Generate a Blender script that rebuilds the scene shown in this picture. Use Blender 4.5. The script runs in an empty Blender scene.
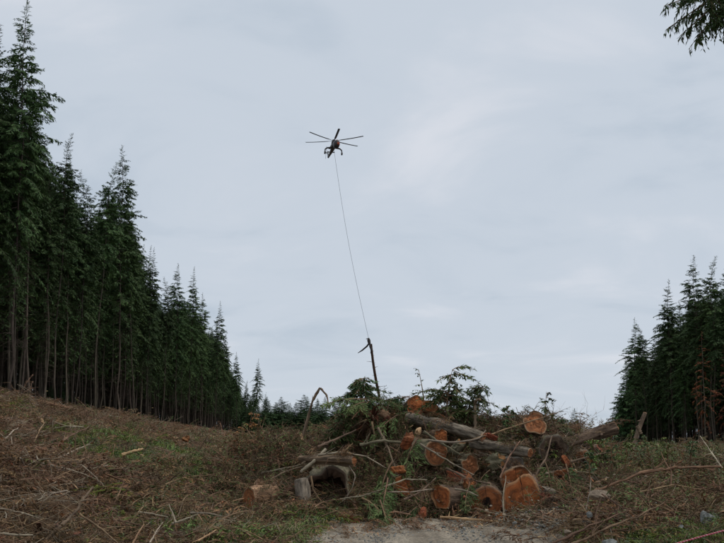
import bpy, math, random
import numpy as np
from mathutils import Vector, Matrix, Euler

# ------------------------------------------------------------------ camera, sky, sun, exposure
SC = bpy.context.scene
COL = SC.collection
FPX = 800.0                      # focal length in photo pixels (photo 724 x 543)
PITCH = math.radians(5.0)
HORIZON = 450.0                  # photo row of the horizon
CAMZ = 1.6
SHIFT = ((HORIZON - 271.5) - FPX * math.tan(PITCH)) / 724.0
cam_d = bpy.data.cameras.new('camera'); cam = bpy.data.objects.new('camera', cam_d); COL.objects.link(cam)
cam_d.sensor_width = 36.0; cam_d.lens = FPX / 724.0 * 36.0; cam_d.shift_y = SHIFT
cam_d.clip_start = 0.1; cam_d.clip_end = 6000
cam.location = (0, 0, CAMZ); cam.rotation_euler = (math.pi / 2 + PITCH, 0, 0)
SC.camera = cam

world = bpy.data.worlds.new('World'); SC.world = world; world.use_nodes = True
SUN_EL, SUN_AZ = math.radians(68), math.radians(105)     # azimuth clockwise from +Y
def build_world():
    nt = world.node_tree; N = nt.nodes; L = nt.links
    N.clear()
    out = N.new('ShaderNodeOutputWorld')
    sky = N.new('ShaderNodeTexSky'); sky.sky_type = 'NISHITA'; sky.sun_disc = False
    sky.sun_elevation = SUN_EL; sky.sun_rotation = SUN_AZ
    b1 = N.new('ShaderNodeBackground'); b1.inputs[1].default_value = 0.08
    L.new(sky.outputs[0], b1.inputs[0])
    tc = N.new('ShaderNodeTexCoord')
    sep = N.new('ShaderNodeSeparateXYZ'); L.new(tc.outputs['Generated'], sep.inputs[0])
    mx = N.new('ShaderNodeMath'); mx.operation = 'MAXIMUM'; mx.inputs[1].default_value = 0.0
    L.new(sep.outputs[2], mx.inputs[0])
    ad = N.new('ShaderNodeMath'); ad.operation = 'ADD'; ad.inputs[1].default_value = 0.28
    L.new(mx.outputs[0], ad.inputs[0])
    dv = N.new('ShaderNodeVectorMath'); dv.operation = 'DIVIDE'
    cb = N.new('ShaderNodeCombineXYZ')
    for i in range(3): L.new(ad.outputs[0], cb.inputs[i])
    L.new(tc.outputs['Generated'], dv.inputs[0]); L.new(cb.outputs[0], dv.inputs[1])
    mp = N.new('ShaderNodeMapping'); mp.inputs['Scale'].default_value = (0.9, 1.35, 0.0)
    mp.inputs['Rotation'].default_value = (0, 0, math.radians(8)); mp.inputs['Location'].default_value = (3.1, 1.7, 0)
    L.new(dv.outputs[0], mp.inputs[0])
    n1 = N.new('ShaderNodeTexNoise'); n1.inputs['Scale'].default_value = 1.9; n1.inputs['Detail'].default_value = 8
    n1.inputs['Roughness'].default_value = 0.52; n1.inputs['Distortion'].default_value = 0.6
    L.new(mp.outputs[0], n1.inputs['Vector'])
    r1 = N.new('ShaderNodeValToRGB')
    cr = r1.color_ramp; cr.interpolation = 'EASE'
    cr.elements[0].position = 0.28; cr.elements[0].color = (0.495, 0.572, 0.662, 1)
    cr.elements[1].position = 0.74; cr.elements[1].color = (0.72, 0.752, 0.815, 1)
    e = cr.elements.new(0.5); e.color = (0.60, 0.662, 0.742, 1)
    L.new(n1.outputs[0], r1.inputs[0])
    b2 = N.new('ShaderNodeBackground'); b2.inputs[1].default_value = 1.0
    L.new(r1.outputs[0], b2.inputs[0])
    mix = N.new('ShaderNodeMixShader'); mix.inputs[0].default_value = 0.93
    L.new(b1.outputs[0], mix.inputs[1]); L.new(b2.outputs[0], mix.inputs[2])
    L.new(mix.outputs[0], out.inputs[0])
build_world()

sd = bpy.data.lights.new('sun', 'SUN'); sd.energy = 1.5; sd.angle = math.radians(14); sd.color = (1.0, 0.96, 0.9)
sun = bpy.data.objects.new('sun', sd); COL.objects.link(sun)
sun.rotation_euler = (math.pi / 2 - SUN_EL, 0, -SUN_AZ + math.pi)
SC.view_settings.view_transform = 'Standard'; SC.view_settings.look = 'None'
SC.view_settings.exposure = 0.0; SC.view_settings.gamma = 1.0
SC.render.engine = 'CYCLES'
SC.cycles.max_bounces = 5; SC.cycles.diffuse_bounces = 3

# ------------------------------------------------------------------ helpers
def P(px, py, D):
    """world point on the photo ray (px, py) at depth Y = D"""
    xc = (px - 362.0) / FPX
    yc = (271.5 - py + SHIFT * 724.0) / FPX
    c, s = math.cos(PITCH), math.sin(PITCH)
    d = Vector((xc, c - s * yc, s + c * yc))
    k = D / d.y
    return Vector((d.x * k, D, CAMZ + d.z * k))

def tag(o, label=None, cat=None, group=None, kind=None):
    if label: o['label'] = label
    if cat: o['category'] = cat
    if group: o['group'] = group
    if kind: o['kind'] = kind
    return o

def _hash(ix, iy, seed):
    n = (ix.astype(np.int64) * 374761393 + iy.astype(np.int64) * 668265263 + seed * 1274126177) & 0x7fffffff
    n = ((n ^ (n >> 13)) * 1274126177) & 0x7fffffff
    return ((n ^ (n >> 16)) & 0xffff) / 65535.0
def vnoise(x, y, seed=0):
    x = np.asarray(x, float); y = np.asarray(y, float)
    ix = np.floor(x); iy = np.floor(y); fx = x - ix; fy = y - iy
    fx = fx * fx * (3 - 2 * fx); fy = fy * fy * (3 - 2 * fy)
    a = _hash(ix, iy, seed); b = _hash(ix + 1, iy, seed); c = _hash(ix, iy + 1, seed); d = _hash(ix + 1, iy + 1, seed)
    return (a * (1 - fx) + b * fx) * (1 - fy) + (c * (1 - fx) + d * fx) * fy - 0.5
def fbm(x, y, seed=0, oct=4):
    s = 0; a = 1.0; f = 1.0
    for i in range(oct):
        s = s + a * vnoise(x * f, y * f, seed + i * 17); a *= 0.5; f *= 2.03
    return s
def sstep(a, b, x):
    t = np.clip((x - a) / (b - a), 0, 1); return t * t * (3 - 2 * t)

class MB:
    """collects triangles and quads; build() links ONE mesh object"""
    def __init__(s): s.v = []; s.n = 0; s.f = []; s.m = []; s.at = []
    def add(s, V, F, m=0, at=None):
        V = np.asarray(V, float).reshape(-1, 3); F = np.asarray(F, np.int64)
        s.v.append(V); s.f.append(F + s.n); s.m.append(np.full(len(F), m, np.int32)); s.n += len(V)
        s.at.append(np.zeros((len(V), 3)) if at is None else np.asarray(at, float))
    def mesh(s, name, mats, smooth=True, attr=None):
        me = bpy.data.meshes.new(name)
        V = np.concatenate(s.v); me.vertices.add(len(V)); me.vertices.foreach_set('co', V.ravel())
        tot = np.concatenate([np.full(len(f), f.shape[1], np.int32) for f in s.f])
        li = np.concatenate([f.ravel() for f in s.f]).astype(np.int32)
        st = np.concatenate([[0], np.cumsum(tot)[:-1]]).astype(np.int32)
        me.loops.add(len(li)); me.loops.foreach_set('vertex_index', li)
        me.polygons.add(len(tot)); me.polygons.foreach_set('loop_start', st)
        me.polygons.foreach_set('material_index', np.concatenate(s.m))
        me.polygons.foreach_set('use_smooth', np.full(len(tot), smooth, bool))
        if attr:
            a = me.attributes.new(attr, 'FLOAT_VECTOR', 'POINT'); a.data.foreach_set('vector', np.concatenate(s.at).ravel())
        me.update(calc_edges=True); me.validate()
        for m in (mats if isinstance(mats, (list, tuple)) else [mats]): me.materials.append(m)
        return me
    def build(s, name, mats, parent=None, smooth=True, attr=None):
        return obj(name, s.mesh(name, mats, smooth, attr), parent)

def obj(name, me, parent=None, loc=None):
    o = bpy.data.objects.new(name, me); COL.objects.link(o)
    if parent is not None: o.parent = parent
    if loc is not None: o.location = loc
    return o
def empty(name, loc=(0, 0, 0), rz=0.0, sc=1.0):
    o = bpy.data.objects.new(name, None); COL.objects.link(o)
    o.location = loc; o.rotation_euler = (0, 0, rz); o.scale = (sc, sc, sc); o.empty_display_size = 0.2
    return o

def tube(mb, pts, rad, sides=6, m=0, cap=True, wob=0.0, seed=0):
    pts = np.asarray(pts, float); n = len(pts); rad = np.broadcast_to(np.asarray(rad, float), (n,))
    T = np.gradient(pts, axis=0); T /= np.linalg.norm(T, axis=1)[:, None] + 1e-9
    ref = np.array([0, 0, 1.0]) if abs(T[0, 2]) < 0.9 else np.array([1.0, 0, 0])
    A = np.cross(T, ref); A /= np.linalg.norm(A, axis=1)[:, None] + 1e-9
    B = np.cross(T, A)
    an = np.linspace(0, 2 * math.pi, sides, endpoint=False)
    R = np.repeat(rad[:, None], sides, 1)
    if wob:
        rr = np.random.default_rng(seed)
        R = R * (1 + wob * (rr.random((n, sides)) - 0.5) * 2)
    V = pts[:, None, :] + R[:, :, None] * (np.cos(an)[None, :, None] * A[:, None, :] + np.sin(an)[None, :, None] * B[:, None, :])
    i = np.arange(n - 1)[:, None] * sides; j = np.arange(sides)[None, :]; k = (j + 1) % sides
    F = np.stack([i + j, i + k, i + sides + k, i + sides + j], -1).reshape(-1, 4)
    cl = np.concatenate([[0], np.cumsum(np.linalg.norm(np.diff(pts, axis=0), axis=1))])
    G = np.stack([np.repeat(cl[:, None], sides, 1), R * np.cos(an)[None, :], R * np.sin(an)[None, :]], -1)
    mb.add(V.reshape(-1, 3), F, m, G.reshape(-1, 3))
    if cap:
        for e, r in ((0, 1), (n - 1, -1)):
            c = pts[e]; VV = np.vstack([V[e], c]); GG = np.vstack([G[e], [cl[e], 0, 0]])
            FF = np.array([[q, sides, (q + 1) % sides] if r == 1 else [(q + 1) % sides, sides, q] for q in range(sides)])
            mb.add(VV, FF, m, GG)

def box(mb, c, s, m=0, rot=None, taper=1.0):
    c = np.asarray(c, float); s = np.asarray(s, float) / 2
    V = np.array([[x * (taper if z > 0 else 1), y * (taper if z > 0 else 1), z] for z in (-1, 1) for y in (-1, 1) for x in (-1, 1)], float) * s
    if rot is not None: V = V @ np.array(Euler(rot).to_matrix()).T
    mb.add(V + c, [[0, 2, 3, 1], [4, 5, 7, 6], [0, 1, 5, 4], [2, 6, 7, 3], [0, 4, 6, 2], [1, 3, 7, 5]], m)

def nrm(v): return v / (np.linalg.norm(v, axis=-1, keepdims=True) + 1e-9)
def kites(mb, B, D, S, L, W, droop=0.0, m=0):
    """leaf-sized folded kites: base B, direction D, side S, length L, width W"""
    n = len(B)
    if n == 0: return
    L = np.broadcast_to(L, (n,))[:, None]; W = np.broadcast_to(W, (n,))[:, None]
    dz = np.zeros((n, 3)); dz[:, 2] = -np.broadcast_to(droop, (n,)) * L[:, 0]
    mid = B + D * L * 0.45 + dz * 0.25
    V = np.stack([B, mid + S * W * 0.5, B + D * L + dz, mid - S * W * 0.5], 1).reshape(-1, 3)
    i = np.arange(n)[:, None] * 4
    mb.add(V, np.concatenate([i + np.array([[0, 1, 2]]), i + np.array([[0, 2, 3]])]), m)

# ------------------------------------------------------------------ materials
def nodes(name):
    m = bpy.data.materials.new(name); m.use_nodes = True
    nt = m.node_tree; return m, nt.nodes, nt.links, nt.nodes['Principled BSDF']
def mat(name, c1, c2, scale=3.0, rough=0.85, bump=0.0, vary=0.25, coord='Object', detail=5, stretch=(1, 1, 1), spec=0.3, dist=0.02, c3=None):
    m, N, L, bs = nodes(name)
    tc = N.new('ShaderNodeTexCoord'); mp = N.new('ShaderNodeMapping'); mp.inputs['Scale'].default_value = stretch
    if coord == 'grain':
        ga = N.new('ShaderNodeAttribute'); ga.attribute_name = 'grain'; L.new(ga.outputs['Vector'], mp.inputs[0])
    else: L.new(tc.outputs[coord], mp.inputs[0])
    no = N.new('ShaderNodeTexNoise'); no.inputs['Scale'].default_value = scale; no.inputs['Detail'].default_value = detail
    no.inputs['Roughness'].default_value = 0.62
    L.new(mp.outputs[0], no.inputs['Vector'])
    rp = N.new('ShaderNodeValToRGB'); rp.color_ramp.elements[0].position = 0.33; rp.color_ramp.elements[1].position = 0.68
    rp.color_ramp.elements[0].color = (*c1, 1); rp.color_ramp.elements[1].color = (*c2, 1)
    if c3:
        e = rp.color_ramp.elements.new(0.85); e.color = (*c3, 1)
    L.new(no.outputs[0], rp.inputs[0])
    oi = N.new('ShaderNodeObjectInfo')
    hs = N.new('ShaderNodeHueSaturation')
    mr = N.new('ShaderNodeMapRange'); mr.inputs[3].default_value = 1 - vary; mr.inputs[4].default_value = 1 + vary
    L.new(oi.outputs['Random'], mr.inputs[0]); L.new(mr.outputs[0], hs.inputs['Value'])
    mh = N.new('ShaderNodeMapRange'); mh.inputs[3].default_value = 0.5 - 0.03 * vary; mh.inputs[4].default_value = 0.5 + 0.05 * vary
    mu = N.new('ShaderNodeMath'); mu.operation = 'MULTIPLY'; mu.inputs[1].default_value = 7.31
    fr = N.new('ShaderNodeMath'); fr.operation = 'FRACT'
    L.new(oi.outputs['Random'], mu.inputs[0]); L.new(mu.outputs[0], fr.inputs[0]); L.new(fr.outputs[0], mh.inputs[0])
    L.new(mh.outputs[0], hs.inputs['Hue'])
    L.new(rp.outputs[0], hs.inputs['Color']); L.new(hs.outputs[0], bs.inputs['Base Color'])
    bs.inputs['Roughness'].default_value = rough; bs.inputs['Specular IOR Level'].default_value = spec
    if bump:
        bp = N.new('ShaderNodeBump'); bp.inputs['Strength'].default_value = bump; bp.inputs['Distance'].default_value = dist
        L.new(no.outputs[0], bp.inputs['Height']); L.new(bp.outputs[0], bs.inputs['Normal'])
    return m

M = {}
M['needle'] = mat('needle_dark', (0.0263, 0.0561, 0.0179), (0.0725, 0.1196, 0.0336), 0.6, 0.7, vary=0.3, spec=0.25)
M['needle_young'] = mat('needle_young', (0.0288, 0.0667, 0.0220), (0.0744, 0.1323, 0.0420), 0.8, 0.7, vary=0.25, spec=0.25)
M['needle_cut'] = mat('needle_cut', (0.0459, 0.0756, 0.0216), (0.1188, 0.1593, 0.0480), 1.6, 0.7, vary=0.3, spec=0.25)
M['needle_dead'] = mat('needle_dead', (0.1161, 0.0624, 0.0338), (0.2786, 0.1500, 0.0749), 1.5, 0.85, vary=0.35, spec=0.15)
M['needle_rust'] = mat('needle_rust', (0.10, 0.035, 0.018), (0.20, 0.075, 0.03), 1.5, 0.85, vary=0.3, spec=0.15)
M['bark'] = mat('bark_standing', (0.0342, 0.0253, 0.0189), (0.1365, 0.1076, 0.0807), 1.2, 0.9, 0.5, 0.45, stretch=(6, 6, 0.7), dist=0.05)
M['bark_log'] = mat('bark_log', (0.0580, 0.0378, 0.0263), (0.2465, 0.1688, 0.1125), 11, 0.9, 1.0, 0.3, coord='grain', stretch=(0.28, 1, 1), dist=0.05, detail=8)
M['bark_grey'] = mat('bark_grey', (0.0600, 0.0465, 0.0340), (0.3000, 0.2465, 0.1870), 13, 0.9, 1.0, 0.2, coord='grain', stretch=(0.35, 1, 1), dist=0.04, detail=8)
M['bark_mossy'] = mat('bark_mossy', (0.0585, 0.0562, 0.0288), (0.2470, 0.2063, 0.1380), 10, 0.95, 1.0, 0.2, coord='grain', stretch=(0.3, 1, 1), dist=0.05, detail=8)
M['twig'] = mat('twig_brown', (0.0882, 0.0504, 0.0306), (0.2646, 0.1639, 0.0979), 4, 0.9, vary=0.4)
M['twig_grey'] = mat('twig_grey', (0.1560, 0.1216, 0.0854), (0.4680, 0.3840, 0.2867), 16, 0.9, 0.5, 0.35, coord='grain', stretch=(.25, 1, 1))
M['wood_pale'] = mat('wood_pale', (0.1690, 0.0975, 0.0525), (0.5200, 0.3250, 0.1812), 15, 0.85, 1.0, 0.3, coord='grain', stretch=(0.2, 1, 1), detail=8)
M['wood_red'] = mat('wood_red', (0.1013, 0.0312, 0.0154), (0.3915, 0.1140, 0.0418), 15, 0.9, 1.0, 0.3, coord='grain', stretch=(.22, 1, 1), detail=9, dist=0.06)
M['rot'] = mat('rotten_wood', (0.018, 0.011, 0.008), (0.09, 0.045, 0.025), 6, 0.95, 0.9, 0.1)
M['leaf'] = mat('leaf_green', (0.075, 0.125, 0.022), (0.17, 0.23, 0.045), 3, 0.6, vary=0.35, spec=0.35)
M['leaf_dark'] = mat('leaf_dark', (0.035, 0.070, 0.022), (0.075, 0.12, 0.035), 3, 0.6, vary=0.3, spec=0.35)
M['leaf_rust'] = mat('leaf_rust', (0.24, 0.10, 0.03), (0.40, 0.20, 0.07), 3, 0.7, vary=0.3)
M['grass'] = mat('grass_blade', (0.0862, 0.1437, 0.0275), (0.1840, 0.2415, 0.0660), 2, 0.7, vary=0.35)
M['straw'] = mat('dry_straw', (0.20, 0.15, 0.08), (0.36, 0.29, 0.17), 2, 0.85, vary=0.3)
M['pole_brown'] = mat('pole_brown', (0.085, 0.045, 0.026), (0.22, 0.115, 0.065), 12, 0.85, 0.5, 0.2, coord='grain', stretch=(.3, 1, 1))
M['chip'] = mat('chip_pale', (0.3120, 0.1800, 0.0920), (0.6240, 0.4080, 0.2300), 7, 0.85, vary=0.4)
M['chip_red'] = mat('chip_red', (0.16, 0.055, 0.025), (0.33, 0.13, 0.06), 7, 0.85, vary=0.4)
M['rock_tan'] = mat('rock_tan', (0.16, 0.12, 0.085), (0.33, 0.26, 0.19), 6, 0.9, 0.8, 0.2)
M['root'] = mat('root_dark', (0.035, 0.018, 0.012), (0.17, 0.06, 0.03), 9, 0.95, 1.0, 0.2, dist=0.05, detail=8)
M['bark_chunk'] = mat('bark_chunk', (0.0675, 0.0390, 0.0240), (0.2700, 0.1560, 0.0900), 9, 0.95, 0.8, 0.35)
M['moss'] = mat('moss_green', (0.0720, 0.0960, 0.0198), (0.1800, 0.2100, 0.0495), 4, 0.9, vary=0.35, spec=0.1)
M['needle_old'] = mat('needle_old', (0.0600, 0.0392, 0.0247), (0.1650, 0.1050, 0.0624), 1.5, 0.9, vary=0.35, spec=0.1)
M['needle_olive'] = mat('needle_olive', (0.0700, 0.0770, 0.0275), (0.1610, 0.1610, 0.0625), 1.5, 0.85, vary=0.3, spec=0.15)
M['rock'] = mat('rock_grey', (0.085, 0.085, 0.075), (0.30, 0.30, 0.28), 9, 0.9, 1.0, 0.2, dist=0.03)

def ring_wood(name, light, dark, rim, rot, rot_size, nring=120):
    """sawn end grain: growth rings, saw marks, radial checks and a rotten heart, laid out in the attribute 'disc' (metres)"""
    m, N, L, bs = nodes(name)
    at = N.new('ShaderNodeAttribute'); at.attribute_name = 'disc'
    sp = N.new('ShaderNodeSeparateXYZ'); L.new(at.outputs['Vector'], sp.inputs[0])
    no = N.new('ShaderNodeTexNoise'); no.inputs['Scale'].default_value = 5; no.inputs['Detail'].default_value = 6
    L.new(at.outputs['Vector'], no.inputs['Vector'])
    # z of disc = normalised radius 0..1
    w = N.new('ShaderNodeMath'); w.operation = 'MULTIPLY_ADD'; w.inputs[1].default_value = 0.12; L.new(no.outputs[0], w.inputs[0]); L.new(sp.outputs[2], w.inputs[2])
    s1 = N.new('ShaderNodeMath'); s1.operation = 'MULTIPLY'; s1.inputs[1].default_value = nring; L.new(w.outputs[0], s1.inputs[0])
    sn = N.new('ShaderNodeMath'); sn.operation = 'SINE'; L.new(s1.outputs[0], sn.inputs[0])
    m1 = N.new('ShaderNodeMapRange'); m1.inputs[1].default_value = -1; m1.inputs[2].default_value = 1; m1.inputs[4].default_value = 0.34
    L.new(sn.outputs[0], m1.inputs[0])
    n2 = N.new('ShaderNodeTexNoise'); n2.inputs['Scale'].default_value = 4.2; n2.inputs['Detail'].default_value = 9; n2.inputs['Roughness'].default_value = 0.68; L.new(at.outputs['Vector'], n2.inputs['Vector'])
    a1 = N.new('ShaderNodeMath'); a1.operation = 'ADD'; a1.use_clamp = True
    r2 = N.new('ShaderNodeMapRange'); r2.inputs[1].default_value = 0.36; r2.inputs[2].default_value = 0.68; r2.inputs[4].default_value = 1.0; L.new(n2.outputs[0], r2.inputs[0])
    L.new(m1.outputs[0], a1.inputs[0]); L.new(r2.outputs[0], a1.inputs[1])
    x1 = N.new('ShaderNodeMix'); x1.data_type = 'RGBA'; x1.inputs['A'].default_value = (*light, 1); x1.inputs['B'].default_value = (*dark, 1)
    L.new(a1.outputs[0], x1.inputs['Factor'])
    rr = N.new('ShaderNodeMapRange'); rr.inputs[1].default_value = 0.86; rr.inputs[2].default_value = 0.93; L.new(w.outputs[0], rr.inputs[0])
    rr.inputs[1].default_value = 0.93; rr.inputs[2].default_value = 0.985
    x2 = N.new('ShaderNodeMix'); x2.data_type = 'RGBA'; x2.inputs['B'].default_value = (*rim, 1)
    L.new(x1.outputs['Result'], x2.inputs['A']); L.new(rr.outputs[0], x2.inputs['Factor'])
    n3 = N.new('ShaderNodeTexNoise'); n3.inputs['Scale'].default_value = 4.5; n3.inputs['Detail'].default_value = 3; L.new(at.outputs['Vector'], n3.inputs['Vector'])
    q = N.new('ShaderNodeMath'); q.operation = 'MULTIPLY_ADD'; q.inputs[1].default_value = 0.55; L.new(n3.outputs[0], q.inputs[0]); L.new(sp.outputs[2], q.inputs[2])
    rq = N.new('ShaderNodeMapRange'); rq.inputs[1].default_value = rot_size + 0.27; rq.inputs[2].default_value = rot_size + 0.17; L.new(q.outputs[0], rq.inputs[0])
    x3 = N.new('ShaderNodeMix'); x3.data_type = 'RGBA'; x3.inputs['B'].default_value = (*rot, 1)
    L.new(x2.outputs['Result'], x3.inputs['A']); L.new(rq.outputs[0], x3.inputs['Factor'])
    # radial checks (cracks)
    an = N.new('ShaderNodeMath'); an.operation = 'ARCTAN2'; L.new(sp.outputs[1], an.inputs[0]); L.new(sp.outputs[0], an.inputs[1])
    n4 = N.new('ShaderNodeTexNoise'); n4.noise_dimensions = '1D'; n4.inputs['Scale'].default_value = 3.2; n4.inputs['Detail'].default_value = 2
    aw = N.new('ShaderNodeMath'); aw.operation = 'MULTIPLY_ADD'; aw.inputs[1].default_value = 0.12; L.new(n3.outputs[0], aw.inputs[0]); L.new(an.outputs[0], aw.inputs[2])
    L.new(aw.outputs[0], n4.inputs['W'])
    c4 = N.new('ShaderNodeMapRange'); c4.inputs[1].default_value = 0.335; c4.inputs[2].default_value = 0.30; L.new(n4.outputs[0], c4.inputs[0])
    x4 = N.new('ShaderNodeMix'); x4.data_type = 'RGBA'; x4.inputs['B'].default_value = (*rot, 1)
    L.new(x3.outputs['Result'], x4.inputs['A']); L.new(c4.outputs[0], x4.inputs['Factor'])
    # mud and grime smeared over the saw cut
    n5 = N.new('ShaderNodeTexNoise'); n5.inputs['Scale'].default_value = 3.4; n5.inputs['Detail'].default_value = 8; n5.inputs['Roughness'].default_value = 0.7
    oi = N.new('ShaderNodeObjectInfo'); va = N.new('ShaderNodeVectorMath'); va.operation = 'ADD'
    L.new(at.outputs['Vector'], va.inputs[0]); L.new(oi.outputs['Location'], va.inputs[1]); L.new(va.outputs[0], n5.inputs['Vector'])
    r5 = N.new('ShaderNodeMapRange'); r5.inputs[1].default_value = 0.46; r5.inputs[2].default_value = 0.62; r5.inputs[4].default_value = 0.7; L.new(n5.outputs[0], r5.inputs[0])
    x5 = N.new('ShaderNodeMix'); x5.data_type = 'RGBA'; x5.inputs['B'].default_value = (0.085, 0.042, 0.024, 1)
    L.new(x4.outputs['Result'], x5.inputs['A']); L.new(r5.outputs[0], x5.inputs['Factor']); x4 = x5
    hs = N.new('ShaderNodeHueSaturation')
    mr = N.new('ShaderNodeMapRange'); mr.inputs[3].default_value = 0.8; mr.inputs[4].default_value = 1.15; L.new(oi.outputs['Random'], mr.inputs[0])
    L.new(mr.outputs[0], hs.inputs['Value']); L.new(x4.outputs['Result'], hs.inputs['Color'])
    L.new(hs.outputs[0], bs.inputs['Base Color']); bs.inputs['Roughness'].default_value = 0.85; bs.inputs['Specular IOR Level'].default_value = 0.2
    bp = N.new('ShaderNodeBump'); bp.inputs['Strength'].default_value = 0.7; bp.inputs['Distance'].default_value = 0.03
    L.new(n2.outputs[0], bp.inputs['Height']); L.new(bp.outputs[0], bs.inputs['Normal'])
    return m
M['cut_red'] = ring_wood('cut_red', (0.56, 0.190, 0.062), (0.32, 0.092, 0.030), (0.48, 0.25, 0.12), (0.03, 0.014, 0.008), 0.0)
M['cut_rot'] = ring_wood('cut_rot', (0.47, 0.165, 0.060), (0.26, 0.082, 0.030), (0.33, 0.16, 0.08), (0.012, 0.007, 0.005), 0.34)
M['cut_brown'] = ring_wood('cut_brown', (0.46, 0.185, 0.075), (0.27, 0.100, 0.042), (0.42, 0.27, 0.16), (0.05, 0.025, 0.014), 0.08)
M['cut_cavity_shade'] = ring_wood('cut_cavity_shade', (0.085, 0.05, 0.03), (0.04, 0.024, 0.016), (0.12, 0.085, 0.06), (0.012, 0.008, 0.006), 0.2)  # shade of the space under the debris, put into the end colour
M['cut_grey_hollow_shade'] = ring_wood('cut_grey_hollow_shade', (0.24, 0.17, 0.115), (0.12, 0.08, 0.055), (0.22, 0.18, 0.14), (0.010, 0.007, 0.005), 0.58)  # near-black heart paints the shade inside the log's open end
M['cut_grey'] = ring_wood('cut_grey', (0.27, 0.225, 0.17), (0.15, 0.115, 0.085), (0.25, 0.22, 0.18), (0.04, 0.03, 0.022), 0.12)

# ------------------------------------------------------------------ terrain
def road_mask(x, y):
    """1 on the gravel road, 0 off it"""
    c = 1.2 + 0.05 * np.maximum(12 - y, 0) - 0.0 * y
    half = 2.0 + 0.55 * vnoise(y * 0.5, 0 * y, 5) + 0.3 * vnoise(y * 1.7, x * 0 + 4, 9)
    d = np.abs(x - c) - half
    return sstep(0.35, -0.25, d) * sstep(18.3, 17.3, y + 0.5 * vnoise(x * 0.8, 0 * x, 3))
def ground_h(x, y, rough=True):
    x = np.asarray(x, float); y = np.asarray(y, float)
    lx = np.maximum(-x - 1.6, 0)
    left = 7.6 * (1 - np.exp(-(0.19 / 7.6) * lx * (1 + lx / 70)))
    left = np.minimum(0.19 * lx * sstep(0, 3, lx), 7.4 + 0.004 * lx)
    rx = np.maximum(x - 3.0, 0)
    right = 1.35 * (1 - np.exp(-0.10 * rx)) * sstep(0, 2, rx)
    z = left + right
    # landing mound under the log deck
    m1 = 2.25 * np.exp(-(((x - 1.3) / 2.5) ** 2 + ((y - 22.9) / 2.9) ** 2) ** 2 * 0.9)
    m2 = 1.75 * np.exp(-(((x - 4.4) / 2.3) ** 2 + ((y - 22.7) / 3.1) ** 2) ** 2 * 0.9)
    m3 = 1.38 * np.exp(-(((x + 1.5) / 2.3) ** 2 + ((y - 22.6) / 3.0) ** 2) ** 2)
    mound = (m1 ** 4 + m2 ** 4 + m3 ** 4) ** 0.25
    z = z + mound
    if rough:
        off = 1 - road_mask(x, y)
        amp = sstep(2.0, 8.0, np.abs(x - 1.2)) * 0.95 + 0.25
        far = sstep(140, 70, y)
        z = z + off * (amp * fbm(x * 0.28, y * 0.28, 11, 3) * far + 0.22 * fbm(x * 1.3, y * 1.3, 23, 3) * sstep(80, 25, y))
        z = z + off * 0.06 - 0.05 * (1 - off) * np.exp(-((np.abs(x - 1.15) - 0.85) / 0.28) ** 2)
    return z
def gz(x, y): return float(ground_h(np.array([x]), np.array([y]))[0])

def build_ground():
    Y = np.concatenate([np.linspace(-25, 6, 26)[:-1], np.linspace(6, 34, 170)[:-1], 34 * (2600 / 34) ** np.linspace(0, 1, 110)])
    U = np.linspace(-1, 1, 261); U = np.sign(U) * np.abs(U) ** 1.15
    W = 16 + np.maximum(Y, 0) * 0.95 + np.maximum(Y - 300, 0) * 0.8
    X = U[None, :] * W[:, None] + 1.0; YY = np.repeat(Y[:, None], len(U), 1)
    Z = ground_h(X, YY)
    V = np.stack([X, YY, Z], -1).reshape(-1, 3); n = len(U)
    i = (np.arange(len(Y) - 1) * n)[:, None] + np.arange(n - 1)[None, :]
    F = np.stack([i, i + 1, i + n + 1, i + n], -1).reshape(-1, 4)
    m, N, L, bs = nodes('clearcut_soil')
    tc = N.new('ShaderNodeTexCoord')
    def noise(s, d=6, r=0.65):
        t = N.new('ShaderNodeTexNoise'); t.inputs['Scale'].default_value = s; t.inputs['Detail'].default_value = d; t.inputs['Roughness'].default_value = r
        L.new(tc.outputs['Object'], t.inputs['Vector']); return t
    a = noise(3.5); b = noise(0.35, 4); c = noise(22, 4)
    r1 = N.new('ShaderNodeValToRGB'); e = r1.color_ramp.elements
    e[0].position = 0.3; e[0].color = (0.022, 0.014, 0.009, 1); e[1].position = 0.72; e[1].color = (0.20, 0.118, 0.066, 1)
    L.new(a.outputs[0], r1.inputs[0])
    r2 = N.new('ShaderNodeValToRGB'); e = r2.color_ramp.elements
    e[0].position = 0.3; e[0].color = (0.030, 0.045, 0.014, 1); e[1].position = 0.7; e[1].color = (0.085, 0.105, 0.032, 1)
    L.new(c.outputs[0], r2.inputs[0])
    k = N.new('ShaderNodeMapRange'); k.inputs[1].default_value = 0.54; k.inputs[2].default_value = 0.66; L.new(b.outputs[0], k.inputs[0])
    x = N.new('ShaderNodeMix'); x.data_type = 'RGBA'; L.new(k.outputs[0], x.inputs['Factor']); L.new(r1.outputs[0], x.inputs['A']); L.new(r2.outputs[0], x.inputs['B'])
    L.new(x.outputs['Result'], bs.inputs['Base Color']); bs.inputs['Roughness'].default_value = 0.95; bs.inputs['Specular IOR Level'].default_value = 0.15
    ad = N.new('ShaderNodeMath'); ad.operation = 'ADD'; L.new(a.outputs[0], ad.inputs[0]); L.new(c.outputs[0], ad.inputs[1])
    bp = N.new('ShaderNodeBump'); bp.inputs['Strength'].default_value = 0.9; bp.inputs['Distance'].default_value = 0.08
    L.new(ad.outputs[0], bp.inputs['Height']); L.new(bp.outputs[0], bs.inputs['Normal'])
    mb = MB(); mb.add(V, F)
    o = mb.build('ground', m); tag(o, 'brown clearcut ground with needle litter and mossy patches', 'ground', kind='structure')
build_ground()

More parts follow.
